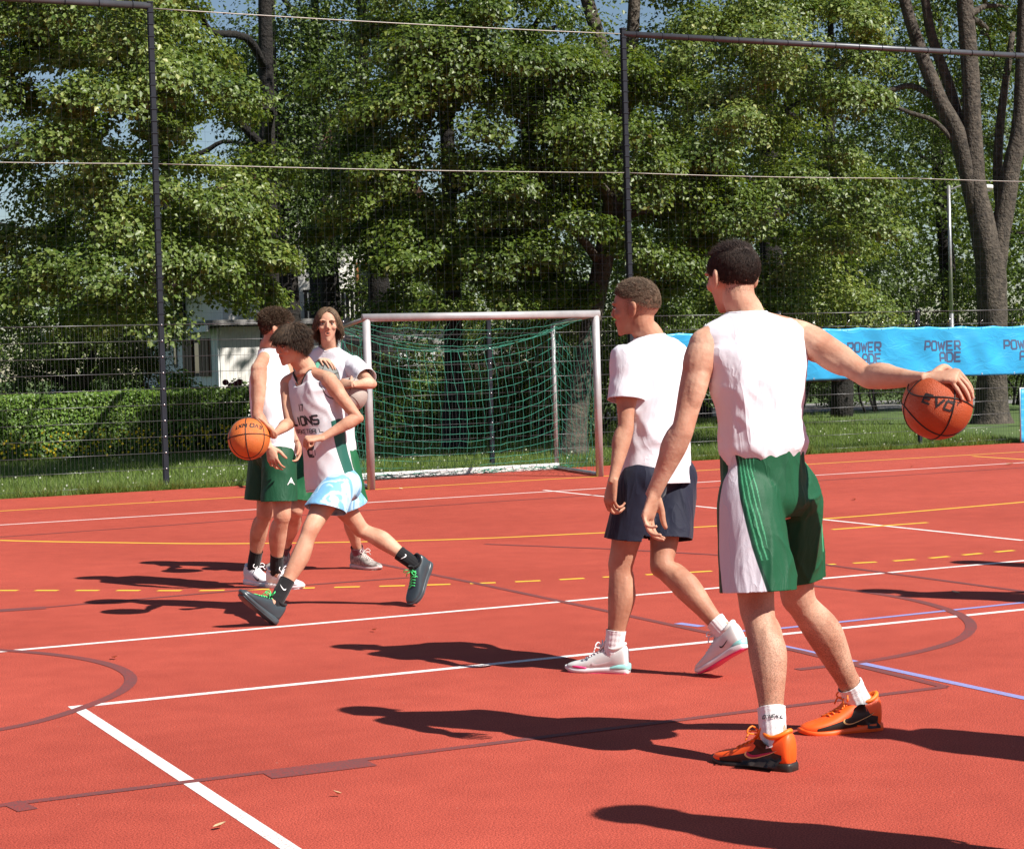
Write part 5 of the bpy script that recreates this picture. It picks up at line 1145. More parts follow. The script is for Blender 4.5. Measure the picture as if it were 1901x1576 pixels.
def make_shirt(root, J, mat, rows=None, ease=0.0, seed=0, name='shirt', amp=.006, hem=None, n=120, sub=9, collar=None, gather=0.0, zones=None, neck_drop=0.0, hipw=1.0):
    rows = rows or SHIRT
    V, F = loft(torso_sections(J, [(f, w + ease, d + ease * .8, o) for f, w, d, o in rows]), n, sub, False)
    N = grid_normals(V, F); hip, sh, up, xh, xs = torso_frame(J); fr = nrm(np.cross(up, xs)); t = ((V - hip) @ up) / np.linalg.norm(sh - hip)
    if ((V - hip)[10] @ N[10]) < 0: N = -N
    low = np.clip(1 - t, 0, 1.1); V2 = wrinkle(V, N, seed, amp, 8, up + .35 * xs); V2 = V2 + (wrinkle(V, N, seed + 40, amp * 1.3, 4.2, up - .15 * xs) - V) * np.clip(1.15 - t, 0.1, 1)[:, None]
    V2 = V2 + (wrinkle(V, N, seed + 20, amp * .9, 7, up - .6 * xs) - V) * np.clip(1.1 - np.abs(t - .45) * 1.8, 0, 1)[:, None]
    if gather: V2 = V2 + N * (gather * np.clip(1 - np.abs(t - .07) / .16, 0, 1) * (np.sin(t * 62 + 3 * vnoise(V * 5, seed + 8)) * .6 + .3))[:, None]
    V2[t > 1.0] = V[t > 1.0] * .5 + V2[t > 1.0] * .5
    if neck_drop:
        d = np.clip(((V - J['neck']) @ fr + .02) / .09, 0, 1) * np.clip((t - .98) / .12, 0, 1); V2 = V2 - up * (neck_drop * d * np.clip(1 - np.abs((V - J['neck']) @ xs) / .075, 0, 1))[:, None]
    o = part(name, (V2, F), mat, root)
    if zones:
        for i, zf in enumerate(zones, 1): vattr(o.data, 'zone%d' % i, zf((V - hip) @ xs, (V - hip) @ fr, t, V))
    m = o.modifiers.new('thickness', 'SOLIDIFY'); m.thickness = .003; m.offset = 1
    top = V2[-n:]; part('neck_band', tube(np.vstack([top, top[:1]])[::3], .0055, 8), collar or mat, o); hm = V2[3 * n:4 * n] + N[3 * n:4 * n] * .0042
    part('hem_stitch', tube(np.vstack([hm, hm[:1]])[::2], .0011, 5), collar or mat, o)
    return o
def arm_trim(shirt, J, s_, mat, r=.0035, at_=.02, rad=.066):
    a, b = J['sh' + s_], J['el' + s_]; hip, sh, up, xh, xs = torso_frame(J); out = nrm(xs * (-1 if s_ == 'L' else 1)); bv = bvh_of(shirt); P = []
    h = nrm(up - (up @ out) * out); g = np.cross(out, h)
    for th in np.linspace(0, 2 * math.pi, 41):
        q = a + out * .30 - h * .035 + h * (.072 * math.cos(th)) + g * (.052 * math.sin(th)); hit = bv.ray_cast(Vector(q), Vector(-out), .6)
        if hit[0] is not None: P.append(np.array(hit[0]) + out * .002)
    if len(P) > 20: part('armhole_trim', tube(P, r, 6), mat, shirt)
def make_sleeve(shirt, J, s_, mat, frac=.55, r0=.072, r1=.075, seed=0, flare=A3(0, 0, 0), start=-.17):
    a, b = J['sh' + s_], J['el' + s_]; T = nrm(b - a); L = np.linalg.norm(b - a); h = nrm(np.cross(T, A3(.2, .3, 1))); g = np.cross(T, h)
    rows = [(start, r0 * .72), (start + .08, r0 * .96), (.03, r0 * 1.02), (.16, r0 * 1.02), (.3, r0 * .98), (frac * .8, r1), (frac, r1 * 1.02)]
    V, F = loft([(a + T * L * t + flare * max(0, t), h * r, g * r) for t, r in rows], 64, 8, False); N = grid_normals(V, F)
    if ((V - a)[5] - ((V - a)[5] @ T) * T) @ N[5] < 0: N = -N
    o = part('sleeve', (wrinkle(V, N, seed, .007, 11, T + .5 * h), F), mat, shirt); m = o.modifiers.new('thickness', 'SOLIDIFY'); m.thickness = .003; m.offset = 1; return o
def make_shorts(root, J, mat, hem, top=.02, r_top=.118, r_hem=.115, seed=0, amp=.008, zones=None, name='shorts', waist=(.172, .128), drop=(A3(0, 0, 0), A3(0, 0, 0)), voxel=.007, flat=1.0, r_hem2=None):
    hip, sh, up, xh, xs = torso_frame(J); fr = nrm(np.cross(up, xh)); Lt = np.linalg.norm(sh - hip); P = []
    P.append(loft([(hip + up * z, xh * w, fr * d) for z, w, d in ((-.10, waist[0] * .85, waist[1] * .85), (-.05, waist[0] * 1.05, waist[1] * 1.05), (.03, waist[0] * 1.05, waist[1] * 1.03), (.10, waist[0] * 1.01, waist[1] * 1.01), (.19, waist[0] * 1.0, waist[1] * 1.0))], 32, 4)); planes = []; info = []
    for i, s_ in enumerate('LR'):
        a, b = J['hip' + s_], J['kn' + s_]; T = nrm(b - a); L = np.linalg.norm(b - a); hx = hem[i]; rh = r_hem if (i == 0 or r_hem2 is None) else r_hem2; f = J['thf' + s_]; f = nrm(f - (f @ T) * T); x = np.cross(f, T); dr = drop[i]
        out = nrm(xh * (-1 if s_ == 'L' else 1) - ((xh * (-1 if s_ == 'L' else 1)) @ T) * T); en = hx + .14
        if hx > 1: e2 = a + (b - a) + nrm(J['an' + s_] - b) * (hx - 1) * L * .6 + (b - a) * (hx - 1) * .4; 
        secs = []
        for t, r in ((-.22, r_top * .50), (-.08, r_top * .80), (.06, r_top * .95), (.2, r_top), (hx * .6, (r_top + rh) / 2), (hx, rh), (en, rh * 1.02)):
            secs.append((a + T * L * t + out * .012 + dr * t - f * (.006), x * r, f * r * flat))
        secs = [(c - f * .010, xx, yy) for c, xx, yy in secs]
        P.append(loft(secs, 28, 4)); P.append(ell(J['hip' + s_] - fr * .050 - up * .03, np.array((.098, .085, .105)), frame(fr, up), 20, 14)); co = a + T * L * hx + dr * hx; nn = nrm(T * .6 + A3(0, 0, -1) * .8); planes.append((co, nn, T)); info.append((a, T, L, f, x, out, hx))
    me = remesh(cat(P), voxel, 6, .5, 1.0); V = verts_of(me); N = np.empty(len(V) * 3, np.float32); me.vertices.foreach_get('normal', N); N = N.reshape(-1, 3).astype(float)
    tz = (V - hip) @ up; fall = np.clip((.10 - tz) / .16, 0, 1)
    V2 = wrinkle(V, N, seed, amp, 8, up + .1 * xh) * fall[:, None] + V * (1 - fall)[:, None]
    g = np.clip((tz - .03) / .06, 0, 1); V2 = V2 + N * (.0035 * g * np.sin(90 * (V - hip) @ xh + 60 * ((V - hip) @ fr)))[:, None]
    me.vertices.foreach_set('co', V2.astype(np.float32).ravel()); me.update(); cut_open(me, planes + [(hip + up * (top + .12), up, None)])
    V = verts_of(me)
    if zones:
        for i, z in enumerate(zones, 1): vattr(me, 'zone%d' % i, z(V, info, hip, up, xh, fr))
    o = add_mesh(name, me, mat, root); m = o.modifiers.new('thickness', 'SOLIDIFY'); m.thickness = .003; m.offset = -1; return o
def ball_mesh(parent_name, label, c, R, mat, seam, axes, words=None, wmat=None):
    o = single(parent_name, ell(c, (R, R, R), np.array(axes), 48, 32), mat, c); tag(o, label, 'ball'); X, Y, Z = axes
    for k in range(4):
        if k == 0: P = [c + (R + .0003) * (math.cos(a) * X + math.sin(a) * Y) for a in np.linspace(0, 2 * math.pi, 73)]
        elif k == 1: P = [c + (R + .0003) * (math.cos(a) * X + math.sin(a) * Z) for a in np.linspace(0, 2 * math.pi, 73)]
        else:
            sg = 1 if k == 2 else -1; P = []
            for a in np.linspace(0, 2 * math.pi, 73):
                d = nrm(sg * X * (.42 + .22 * math.cos(2 * a)) + .9 * (math.cos(a) * Y + math.sin(a) * Z)); P.append(c + (R + .0003) * d)
        part('seam', tube(P, .0028, 6), seam, o)
    if words:
        for text, d0, upv, h, wd, th in words:
            d0 = nrm(d0); upv = nrm(upv - (upv @ d0) * d0); rt = np.cross(upv, d0); LL, wid = letters2d(text, h, wd, wd * .35, th, .012, .12)
            for ch, ribs in LL:
                part('printed_letter', ribbons_to_mesh(ribs, lambda a, b, l: c + (R + .0012 + .0003 * l) * nrm(d0 * R + rt * (a - wid / 2) + upv * (b - h / 2))), wmat, o, False)
    return o
def decal_text(target, text, o0, rt, upv, h, wd, th, mat, gap=.35, slant=0, name='printed_letter', back=.2):
    bv = bvh_of(target); dr = nrm(np.cross(upv, rt)) * -1; dr = -nrm(np.cross(rt, upv)); L, wid = letters2d(text, h, wd, wd * gap, th, .01, slant)
    for ch, ribs in L: part(name, ribbons_to_mesh(ribs, lambda a, b, l: project(bv, o0 + rt * (a - wid / 2) + upv * b, dr, .0045 + .0003 * l, back)), mat, target, False)
# ------------------------------------------------------------------ the five players
def foot(J, s_, heel, toe):
    t = nrm(toe - heel); u = A3(0, 0, 1) - t[2] * t
    if np.linalg.norm(u) < .3: u = -CF
    u = nrm(u); J['toe' + s_] = t; J['fup' + s_] = u; J['an' + s_] = heel + t * .068 + u * .092
def cdir(r, u, f): return nrm(CR * r + CU * u + CF * f)
SK1 = skin_material('skin_fair', (0.57, 0.355, 0.25)); SK2 = skin_material('skin_tanned', (0.45, 0.25, 0.165)); SK3 = skin_material('skin_warm', (0.55, 0.33, 0.225))
WHITE = crease(cloth('white_jersey', (0.72, 0.71, 0.76)), .42, (5.5, 5.5, 2.6)); WHITE2 = crease(cloth('white_cotton', (0.72, 0.71, 0.76), .85), .32, (5.5, 5.5, 2.6)); crease(M_BAN, .35, (2.2, 2.2, 5), .03)
SOCKW = cloth('white_sock', (0.76, 0.75, 0.76), .9, bump=.3); SOCKB = cloth('black_sock', (0.012, 0.012, 0.014), .9)
H_DARK = hair_material('dark_brown_hair', (0.016, 0.010, 0.008), (0.05, 0.032, 0.024)); H_MOP = hair_material('dark_mop_hair', (0.014, 0.009, 0.006), (0.075, 0.045, 0.026)); H_MID = hair_material('brown_hair', (0.07, 0.045, 0.028), (0.18, 0.12, 0.078)); H_CURL = hair_material('curly_brown_hair', (0.035, 0.02, 0.012), (0.14, 0.09, 0.055)); H_BLOND = hair_material('dark_blond_hair', (0.06, 0.036, 0.022), (0.17, 0.11, 0.066))
PRINT = material('jersey_print', (0.02, 0.025, 0.03), .6)
GREENC = (0.009, 0.078, 0.034)
def plastic(n, c, r=.45, **k): return material(n, c, r, var=.06, vscale=20, **k)
INTERP = lambda xs, ys: (lambda v: float(np.interp(v, xs, ys)))
def add_hair(root, body, J, HRf, hs, mat, keep, thick, spec, seed, amp=.004, name='hair'):
    HR = frame(J['face'], HRf); c = J['head']; cap = hair_cap(c, HR, hs, lambda p: keep(p - A3(0, 0, .010)), thick, seed, amp)
    spec = dict(spec, thick=thick); o = part(name, cap, mat, root); V, F, n = hair_strands(c, HR, hs, spec, seed)
    s = part('hair_strands', (V, F), mat, o, False); s['kind'] = 'stuff'; return o
UPZ = A3(0, 0, 1)
# --- front player, back to the camera
J = {}
D = 7.05
J['hipL'] = U(1386, 912, 6.98); J['hipR'] = U(1452, 908, 7.13); J['knL'] = U(1409, 1135, 6.90); J['knR'] = U(1486, 1112, 7.24)
foot(J, 'L', GP(1470, 1430), GP(1314, 1410)); foot(J, 'R', GP(1630, 1352), GP(1497, 1362))
J['shL'] = U(1308, 640, 6.98); J['shR'] = U(1490, 626, 7.10); J['neck'] = U(1384, 580, 7.03); J['head'] = U(1360, 518, 7.05); J['face'] = cdir(-.52, -.12, .85)
J['elL'] = U(1267, 797, 6.93); J['wrL'] = U(1214, 915, 6.98); J['elR'] = U(1612, 699, 6.90); J['wrR'] = U(1716, 704, 6.67)
BALL1 = U(1740, 752, 6.70); R1 = .1215
J['handL'] = hand_pose(J['wrL'], cdir(-.22, -1, .0), cdir(.75, 0, -.45), 'L', (.42, .62, .4), .06, 1.06, (.5, .8, .3))
J['handR'] = hand_on_ball(J['wrR'], BALL1 + R1 * cdir(.32, .72, -.60), BALL1, R1, 'R', 1.08, cdir(.62, -.75, 0), .22)
J['armfL'] = cdir(-.4, .1, .9); J['armfR'] = cdir(0, .8, .6)
stub1 = lambda q: np.clip(1.2 - np.abs(q[:, 2] + .040) / .022, 0, 1) * (q[:, 1] < -.02) * .8 + np.clip(1.2 - np.abs(q[:, 2] - .012) / .03, 0, 1) * (np.abs(q[:, 0]) > .055) * (np.abs(q[:, 1]) < .045) * .5
p1, body = person('person', 'tallest player, back to camera, in white sleeveless shirt and green-white shorts holding a ball out', J, dict(skin=SK1, hair=H_DARK, hs=1.06, build=1.04, arm=1.12, leg=1.13, leghair=.6, stubble=stub1, dec=.6))
hl = INTERP([-.115, -.07, -.03, 0, .03, .055, .085], [-.062, -.058, -.02, .020, .022, .058, .072]); kp = lambda p: p[2] > hl(p[1])
add_hair(p1, body, J, UPZ, 1.04, H_DARK, kp, lambda l: -.001 + .008 * np.clip((l[:, 2] + .03) / .1, 0, 1), dict(n=13000, length=lambda l: .005 + .022 * np.clip((l[:, 2] + .03) / .11, 0, 1), width=.0008, keep=kp, flow=lambda l, n: n * .16 + A3(.12, .35, 0) + A3(0, 0, -.55) * (l[:, 2:3] < .085), rand=.12, seg=3), 11)
s1 = make_shirt(p1, J, WHITE, [(.08, .130, .100, .002), (.20, .146, .112, .002), (.29, .164, .130, .003), (.36, .162, .126, .004), (.48, .160, .118, .006), (.66, .174, .124, .006), (.82, .188, .124, .002), (.93, .204, .110, -.004), (1.02, .209, .092, -.006), (1.32, .198, .082, -.008), (1.55, .170, .076, -.008), (1.73, .128, .074, -.004), (1.86, .096, .070, -.002), (1.96, .074, .066, 0)], .004, 21, 'sleeveless_shirt', .016, gather=.005)
bv1 = bvh_of(s1); c0 = U(1407, 597, 7.0)
part('collar_emblem', tube([project(bv1, c0 + .014 * math.cos(a) * CR + .009 * math.sin(a) * CU, CF, .003) for a in np.linspace(0, 6.28, 17)], .0011, 5), plastic('grey_print', (.25, .25, .3)), s1)
# shorts: green with a white side panel edged by dark lines, pale stripes above
def z_panel(V, info, hip, up, xh, fr):
    a, T, L, f, x, out, hx = info[0]; r = np.full(len(V), -1.0)
    for (a, T, L, f, x, out, hx) in info:
        d = V - a; t = (d @ T) / L; ang = np.arctan2(d @ f, d @ out); lo = np.interp(t, [-.3, .1, .5, 1.1], [-.30, -.42, -.62, -1.05]); hi = np.interp(t, [-.3, .1, .5, 1.1], [.30, .42, .55, .40])
        r = np.where((d @ out) > -.02, np.maximum(r, np.minimum(ang - lo, hi - ang) * .1), r)
    return r
def z_edge(V, info, hip, up, xh, fr):
    return .0045 - np.abs(z_panel(V, info, hip, up, xh, fr) + .002)
def z_lines(V, info, hip, up, xh, fr):
    r = np.full(len(V), -1.0)
    for (a, T, L, f, x, out, hx) in info:
        d = V - a; t = (d @ T) / L; ang = np.arctan2(d @ f, d @ out); lo = np.interp(t, [-.3, .1, .5, 1.1], [-.30, -.42, -.62, -1.05])
        u = (lo - ang); r = np.where((d @ out > -.06) & (u > .06) & (u < .62 - .45 * t) & (t < .62), np.maximum(r, .005 * np.sin(u * 46 + 2) - .002), r)
    return r
M_SH1 = masked_cloth('green_basketball_shorts', [GREENC, (0.06, 0.30, 0.15), (0.62, 0.59, 0.65), (0.008, 0.035, 0.022)], .55, .22, 0)
make_shorts(p1, J, M_SH1, (.83, .82), .035, .118, .134, 31, .013, [z_lines, z_panel, z_edge], waist=(.170, .138), voxel=.0055, r_hem2=.112, drop=(A3(0, 0, 0), -CR * .045)); crease(M_SH1, .4, (8, 8, 2.6))
for s_, h0 in (('L', .74), ('R', .80)): 
    sk = make_sock(p1, J['kn' + s_], J['an' + s_], J['ff' + s_], h0, SOCKW, s=1.20)
    if s_ == 'L':
        c0 = J['knL'] + (J['anL'] - J['knL']) * .80 - CF * .05; decal_text(sk, "O'NEILL", c0, nrm(CR - .0 * CU), nrm(J['knL'] - J['anL']), .011, .0085, .0028, PRINT, .4, .3, back=.04)
ORANGE = plastic('orange_mesh', (1.0, 0.11, 0.010), .5); ORANGE_H = plastic('bright_orange', (1.0, .20, .014), .5); BLACKP = plastic('black_rubber', (.02, .014, .012), .5); PINK = plastic('pink_swoosh', (.42, .015, .10), .4); GOLD = plastic('pale_gold', (.75, .5, .2), .4)
oc = dict(upper=ORANGE, sole=BLACKP, out=BLACKP, collar=ORANGE_H, lace=ORANGE_H, panel=BLACKP, swoosh=PINK, swoosh_edge=GOLD)
for s_ in 'LR': make_shoe(p1, J['an' + s_], J['toe' + s_], J['fup' + s_], s_, oc if s_ == 'L' else dict(oc, sole=ORANGE, swoosh=BLACKP), 1.10, label='orange and black basketball shoe', sw=(.15, .046, .11, .038))
LEATHER = material('orange_leather', (0.62, 0.155, 0.03), .5, var=.10, vscale=10, bump=.5, bscale=330); LEATHER2 = material('dark_orange_leather', (0.44, 0.075, 0.018), .5, var=.10, vscale=10, bump=.5, bscale=330); SEAM = plastic('black_seam', (.012, .01, .01), .6); BLKINK = plastic('black_ink', (.02, .015, .015), .6)
ax = frame(cdir(-.35, .75, -.55), cdir(.85, .35, .3))
ball_mesh('basketball', 'dark orange basketball under the outstretched hand of the front player', BALL1, R1, LEATHER2, SEAM, [cdir(.25, .85, -.35), nrm(np.cross(cdir(.25, .85, -.35), cdir(.9, -.3, .3))), nrm(np.cross(cdir(.25, .85, -.35), np.cross(cdir(.25, .85, -.35), cdir(.9, -.3, .3))))],
    [('EVO', cdir(-.20, .07, -1), cdir(.35, 1, 0), .032, .030, .0085), ('NXT', cdir(.26, .06, -1), cdir(.3, 1, 0), .012, .012, .003)], BLKINK)
# --- short-haired player in white T-shirt and navy shorts
J = {}
J['hipL'] = U(1190, 882, 8.88); J['hipR'] = U(1244, 876, 9.02); J['knL'] = U(1154, 1050, 8.90); J['knR'] = U(1231, 1050, 8.82)
hL = GP(1166, 1249); foot(J, 'L', hL, hL + .30 * cdir(-.93, 0, .36) * A3(1, 1, 0)); tR = GP(1298, 1252); foot(J, 'R', tR + .30 * nrm(CR * .62 + UPZ * .44 - CF * .52), tR)
J['shL'] = U(1166, 667, 8.84); J['shR'] = U(1256, 660, 9.10); J['neck'] = U(1206, 624, 8.98); J['head'] = U(1180, 575, 8.95); J['face'] = cdir(-.93, -.06, .34)
J['elL'] = U(1161, 795, 8.78); J['wrL'] = U(1138, 893, 8.72); J['elR'] = U(1236, 785, 9.26); J['wrR'] = U(1202, 872, 9.22)
J['handL'] = hand_pose(J['wrL'], cdir(-.12, -1, .05), cdir(.75, .05, .45), 'L', (.55, .8, .5), .05, 1.06, (.45, .8, .45)); J['handR'] = hand_pose(J['wrR'], cdir(-.3, -1, .1), cdir(-.5, 0, -.7), 'R', (.5, .6, .4))
J['armfL'] = cdir(-.8, 0, .5); J['armfR'] = cdir(-.8, 0, .5)
stub2 = lambda q: np.clip((q[:, 2] + .045) / .05, 0, 1) * (np.abs(q[:, 0]) < .077) * (q[:, 1] < .035) * np.clip((.03 - q[:, 1]) / .03 + .35, 0, 1) * 1.0
p2, body = person('person', 'short-haired player in white T-shirt and navy shorts walking left behind the front player', J, dict(skin=SK2, hair=H_MID, hs=1.08, build=1.0, leg=1.05, stubble=stub2, dec=.55))
hl2 = INTERP([-.115, -.07, -.03, 0, .03, .055, .085], [.0, .0, .022, .046, .046, .062, .075]); kp2 = lambda p: p[2] > hl2(p[1])
add_hair(p2, body, J, UPZ, 1.08, H_MID, kp2, lambda l: -.001 + .009 * np.clip((l[:, 2] - .03) / .07, 0, 1), dict(n=9000, length=lambda l: .004 + .020 * np.clip((l[:, 2] - .03) / .07, 0, 1), width=.0009, keep=kp2, flow=lambda l, n: n * .45 + A3(0, .6, .1), rand=.10, seg=3), 12)
s2 = make_shirt(p2, J, WHITE2, [(-.09, .180, .138, .0)] + SHIRT[1:], .004, 22, 't_shirt', .014)
make_sleeve(s2, J, 'L', WHITE2, .60, .080, .083, 52); make_sleeve(s2, J, 'R', WHITE2, .58, .078, .08, 53, start=-.06)
NAVY = crease(cloth('navy_shorts', (0.006, 0.008, 0.024), .7, .08), .5, (8, 8, 2.6))
make_shorts(p2, J, NAVY, (.70, .72), .0, .108, .110, 32, .009, waist=(.155, .115))
for s_, h0 in (('L', .74), ('R', .80)): make_sock(p2, J['kn' + s_], J['an' + s_], J['ff' + s_], h0, SOCKW, s=1.12)
GREYW = plastic('pale_grey_mesh', (.66, .67, .65), .5); WHITEP = plastic('white_foam', (.78, .76, .77), .5); PINKP = plastic('pink_outsole', (.75, .05, .22), .45); MINT = plastic('mint_heel', (.30, .66, .62), .4)
for s_ in 'LR':
    so = make_shoe(p2, J['an' + s_], J['toe' + s_], J['fup' + s_], s_, dict(upper=GREYW, sole=WHITEP, out=PINKP, collar=GREYW, lace=WHITEP, swoosh=BLKINK if s_ == 'R' else WHITEP), 1.02, label='white basketball shoe with pink outsole', sw=(.10, .05, .055, .026) if s_ == 'R' else (.16, .04, .10, .032))
    t, u = J['toe' + s_], J['fup' + s_]; x = np.cross(t, u); O = J['an' + s_] - t * .068 - u * .092
    part('heel_unit', loft([(O + t * y + u * z, x * w_, u * h_) for y, z, w_, h_ in ((-.013, .03, .014, .014), (.0, .03, .034, .018), (.03, .03, .0425, .017), (.06, .026, .0415, .012), (.085, .022, .036, .006))], 20, 4, True, 3), MINT, so)
    part('toe_stripe', loft([(O + t * y + u * z, x * w_, u * h_) for y, z, w_, h_ in ((.19, .024, .046, .006), (.225, .028, .0495, .009), (.262, .030, .041, .009), (.288, .03, .022, .008))], 20, 4, True, 3), PINKP, so)
# --- dribbling player
J = {}
J['hipL'] = U(626, 893, 11.33); J['hipR'] = U(603, 893, 11.48); J['knL'] = U(577, 985, 11.08); J['knR'] = U(672, 982, 11.68)
hL = GP(508, 1160); foot(J, 'L', hL, hL + .30 * nrm(-CR * .56 + UPZ * .60 - CF * .42)); tR = GP(764, 1126); foot(J, 'R', tR + .30 * nrm(CR * .36 + UPZ * .80 + CF * .45), tR)
J['shL'] = U(611, 707, 11.28); J['shR'] = U(535, 713, 11.50); J['neck'] = U(567, 682, 11.40); J['head'] = U(541, 641, 11.33); J['face'] = cdir(-.74, -.26, -.62)
J['elL'] = U(664, 776, 11.24); J['wrL'] = U(597, 813, 11.17); J['elR'] = U(537, 786, 11.36); J['wrR'] = U(509, 806, 11.12)
BALL2 = U(462, 815, 11.12); R2 = .1215
J['handL'] = hand_pose(J['wrL'], cdir(-1, -.12, -.2), cdir(-.1, -.9, .35), 'L', (1.2, 1.3, .9), .02, .98, (.3, .7, .6), True)
J['handR'] = hand_on_ball(J['wrR'], BALL2 + R2 * cdir(.86, .28, .30), BALL2, R2, 'R', .98, cdir(-.3, .6, .6), .2)
J['armfL'] = cdir(-.5, .2, -.8); J['armfR'] = cdir(-.6, .3, -.7)
p3, body = person('person', 'dribbling player with dark mop of hair, lettered white vest and light blue shorts', J, dict(skin=SK3, hair=H_MOP, hs=.99, build=.90, tw=.92, head_up=UPZ + .2 * CR, dec=.55, neckw=.92))
HUP = UPZ + .2 * CR
hl3 = INTERP([-.115, -.07, -.03, 0, .03, .055, .095], [-.045, -.04, -.02, .005, .03, .055, .066]); kp3 = lambda p: p[2] > hl3(p[1])
add_hair(p3, body, J, HUP, .99, H_MOP, kp3, lambda l: .003 + .008 * np.clip((l[:, 2]) / .08, 0, 1), dict(n=7500, length=lambda l: .052 + .012 * np.clip(l[:, 1] / .08, 0, 1), width=.0022, keep=kp3, flow=lambda l, n: n * .22 + np.column_stack([l[:, 0] * 6, l[:, 1] * 6 + .25, -.25 - .5 * (l[:, 2] < .07)]), rand=.07, seg=6, grav=.9, curl=.0), 13, .006)
vest_rows = [(-.06, .178, .136, .0), (.0, .174, .134, 0), (.1, .165, .124, .004), (.3, .156, .118, .006), (.55, .162, .122, .006), (.76, .168, .122, .002), (.89, .170, .108, -.004), (.97, .165, .088, -.006), (1.12, .148, .076, -.008), (1.35, .118, .070, -.006), (1.62, .090, .068, -.002), (1.78, .078, .066, .002)]
M_VEST = masked_cloth('white_green_vest', [(0.68, 0.66, 0.69), (0.012, 0.10, 0.075)], .55, .3)
side_zone = lambda a, f, t, V: np.where(a < 0, .040 - np.abs(f - .008) - .02 * np.clip(t - .45, 0, 1), -1) * np.where(t < .58, 1, 0) - np.where(t < .58, 0, .05)
s3 = make_shirt(p3, J, M_VEST, vest_rows, .004, 23, 'vest', .009, zones=[side_zone], neck_drop=.095, collar=plastic('dark_green_rim', (.01, .03, .025), .7))
arm_trim(s3, J, 'L', plastic('dark_trim', (.01, .03, .025), .7))
hip, sh, up_, xh, xs = torso_frame(J); fr = nrm(np.cross(up_, xs)); rt = nrm(xs * -1 * -1); Rt = -xs            # reading direction for someone in front
o0 = lambda f: hip + (sh - hip) * f + fr * .05 + xs * -.012
decal_text(s3, 'LIONS', o0(.60), -xs, up_, .050, .034, .012, PRINT, .28)
decal_text(s3, 'BASKETBALL', o0(.515), -xs, up_, .024, .0165, .004, PRINT, .32)
decal_text(s3, '17', o0(.74), -xs, up_, .038, .020, .007, PRINT, .3); decal_text(s3, '8', o0(.29), -xs, up_, .085, .055, .020, PRINT, .3)
SB = material('light_blue_pattern_shorts', (0.30, 0.58, 0.80), .6, sheen=.1); _n = SB.node_tree; _b = _n.nodes['Principled BSDF']; _t = _n.nodes.new('ShaderNodeTexCoord'); _w = _n.nodes.new('ShaderNodeTexNoise'); _w.inputs['Scale'].default_value = 10; _w.inputs['Detail'].default_value = 3; _w.inputs['Distortion'].default_value = 1.6
_m = _n.nodes.new('ShaderNodeMapping'); _m.inputs['Scale'].default_value = (1, 1, .4); _m.inputs['Rotation'].default_value = (.5, .6, .3); _n.links.new(_t.outputs['Object'], _m.inputs[0]); _n.links.new(_m.outputs[0], _w.inputs['Vector']); _r = _n.nodes.new('ShaderNodeValToRGB'); _r.color_ramp.elements[0].position = .46; _r.color_ramp.elements[1].position = .53
_r.color_ramp.elements[0].color = (.15, .38, .62, 1); _r.color_ramp.elements[1].color = (.42, .64, .76, 1); _n.links.new(_w.outputs['Fac'], _r.inputs['Fac']); _n.links.new(_r.outputs['Color'], _b.inputs['Base Color'])
make_shorts(p3, J, SB, (.58, .56), -.03, .104, .118, 33, .009, waist=(.145, .108))
SOCKW2 = plastic('white_print', (.8, .8, .8), .7)
for s_, h0 in (('L', .66), ('R', .66)):
    sk = make_sock(p3, J['kn' + s_], J['an' + s_], J['ff' + s_], h0, SOCKB, s=1.06); bv = bvh_of(sk); c0 = J['kn' + s_] + (J['an' + s_] - J['kn' + s_]) * (h0 + .12); T = nrm(J['kn' + s_] - J['an' + s_])
    V, F = swoosh_mesh(lambda a, b: project(bv, c0 - CF * .06 + nrm(np.cross(T, CF)) * (a - .5) * .045 + T * b * .03, CF, .003, .05)); part('swoosh', (V, F), SOCKW2, sk)
SLATE = plastic('slate_shoe', (.035, .05, .06), .35); SLATE2 = plastic('slate_sole', (.05, .065, .075), .3); LIME = plastic('green_laces', (.08, .75, .22), .5)
for s_ in 'LR': make_shoe(p3, J['an' + s_], J['toe' + s_], J['fup' + s_], s_, dict(upper=SLATE, sole=SLATE2, out=SLATE, collar=SOCKB, lace=LIME), 1.0, label='dark slate basketball shoe with green laces')
bx_ = cdir(-.1, 1, .25); by_ = nrm(np.cross(bx_, CF))
ball_mesh('basketball', 'bright orange basketball in front of the dribbling player', BALL2, R2, LEATHER, SEAM, [nrm(np.cross(by_, bx_)), by_, bx_], [('EVO NXT', cdir(.10, .72, -.8), cdir(0, -1, 0), .026, .022, .007)], BLKINK)
# --- curly-haired player
J = {}
J['hipL'] = U(501, 838, 12.84); J['hipR'] = U(522, 838, 12.68); J['knL'] = U(490, 955, 12.86); J['knR'] = U(522, 960, 12.62)
foot(J, 'L', GP(458, 1083), GP(458, 1083) + .30 * cdir(.72, 0, -.68) * A3(1, 1, 0)); foot(J, 'R', GP(498, 1090), GP(498, 1090) + .30 * cdir(.85, 0, -.52) * A3(1, 1, 0))
J['shL'] = U(528, 682, 12.90); J['shR'] = U(481, 686, 12.60); J['neck'] = U(500, 642, 12.76); J['head'] = U(514, 614, 12.72); J['face'] = cdir(.97, -.1, .12)
J['elR'] = U(478, 770, 12.52); J['wrR'] = U(500, 830, 12.44); J['elL'] = U(547, 768, 12.86); J['wrL'] = U(553, 818, 12.68)
J['handR'] = hand_pose(J['wrR'], cdir(.3, -1, -.1), cdir(.4, 0, .9), 'R', (.4, .5, .35), .08, 1.0); J['handL'] = hand_pose(J['wrL'], cdir(-.05, -1, -.1), cdir(-.6, 0, -.5), 'L', (.5, .6, .4))
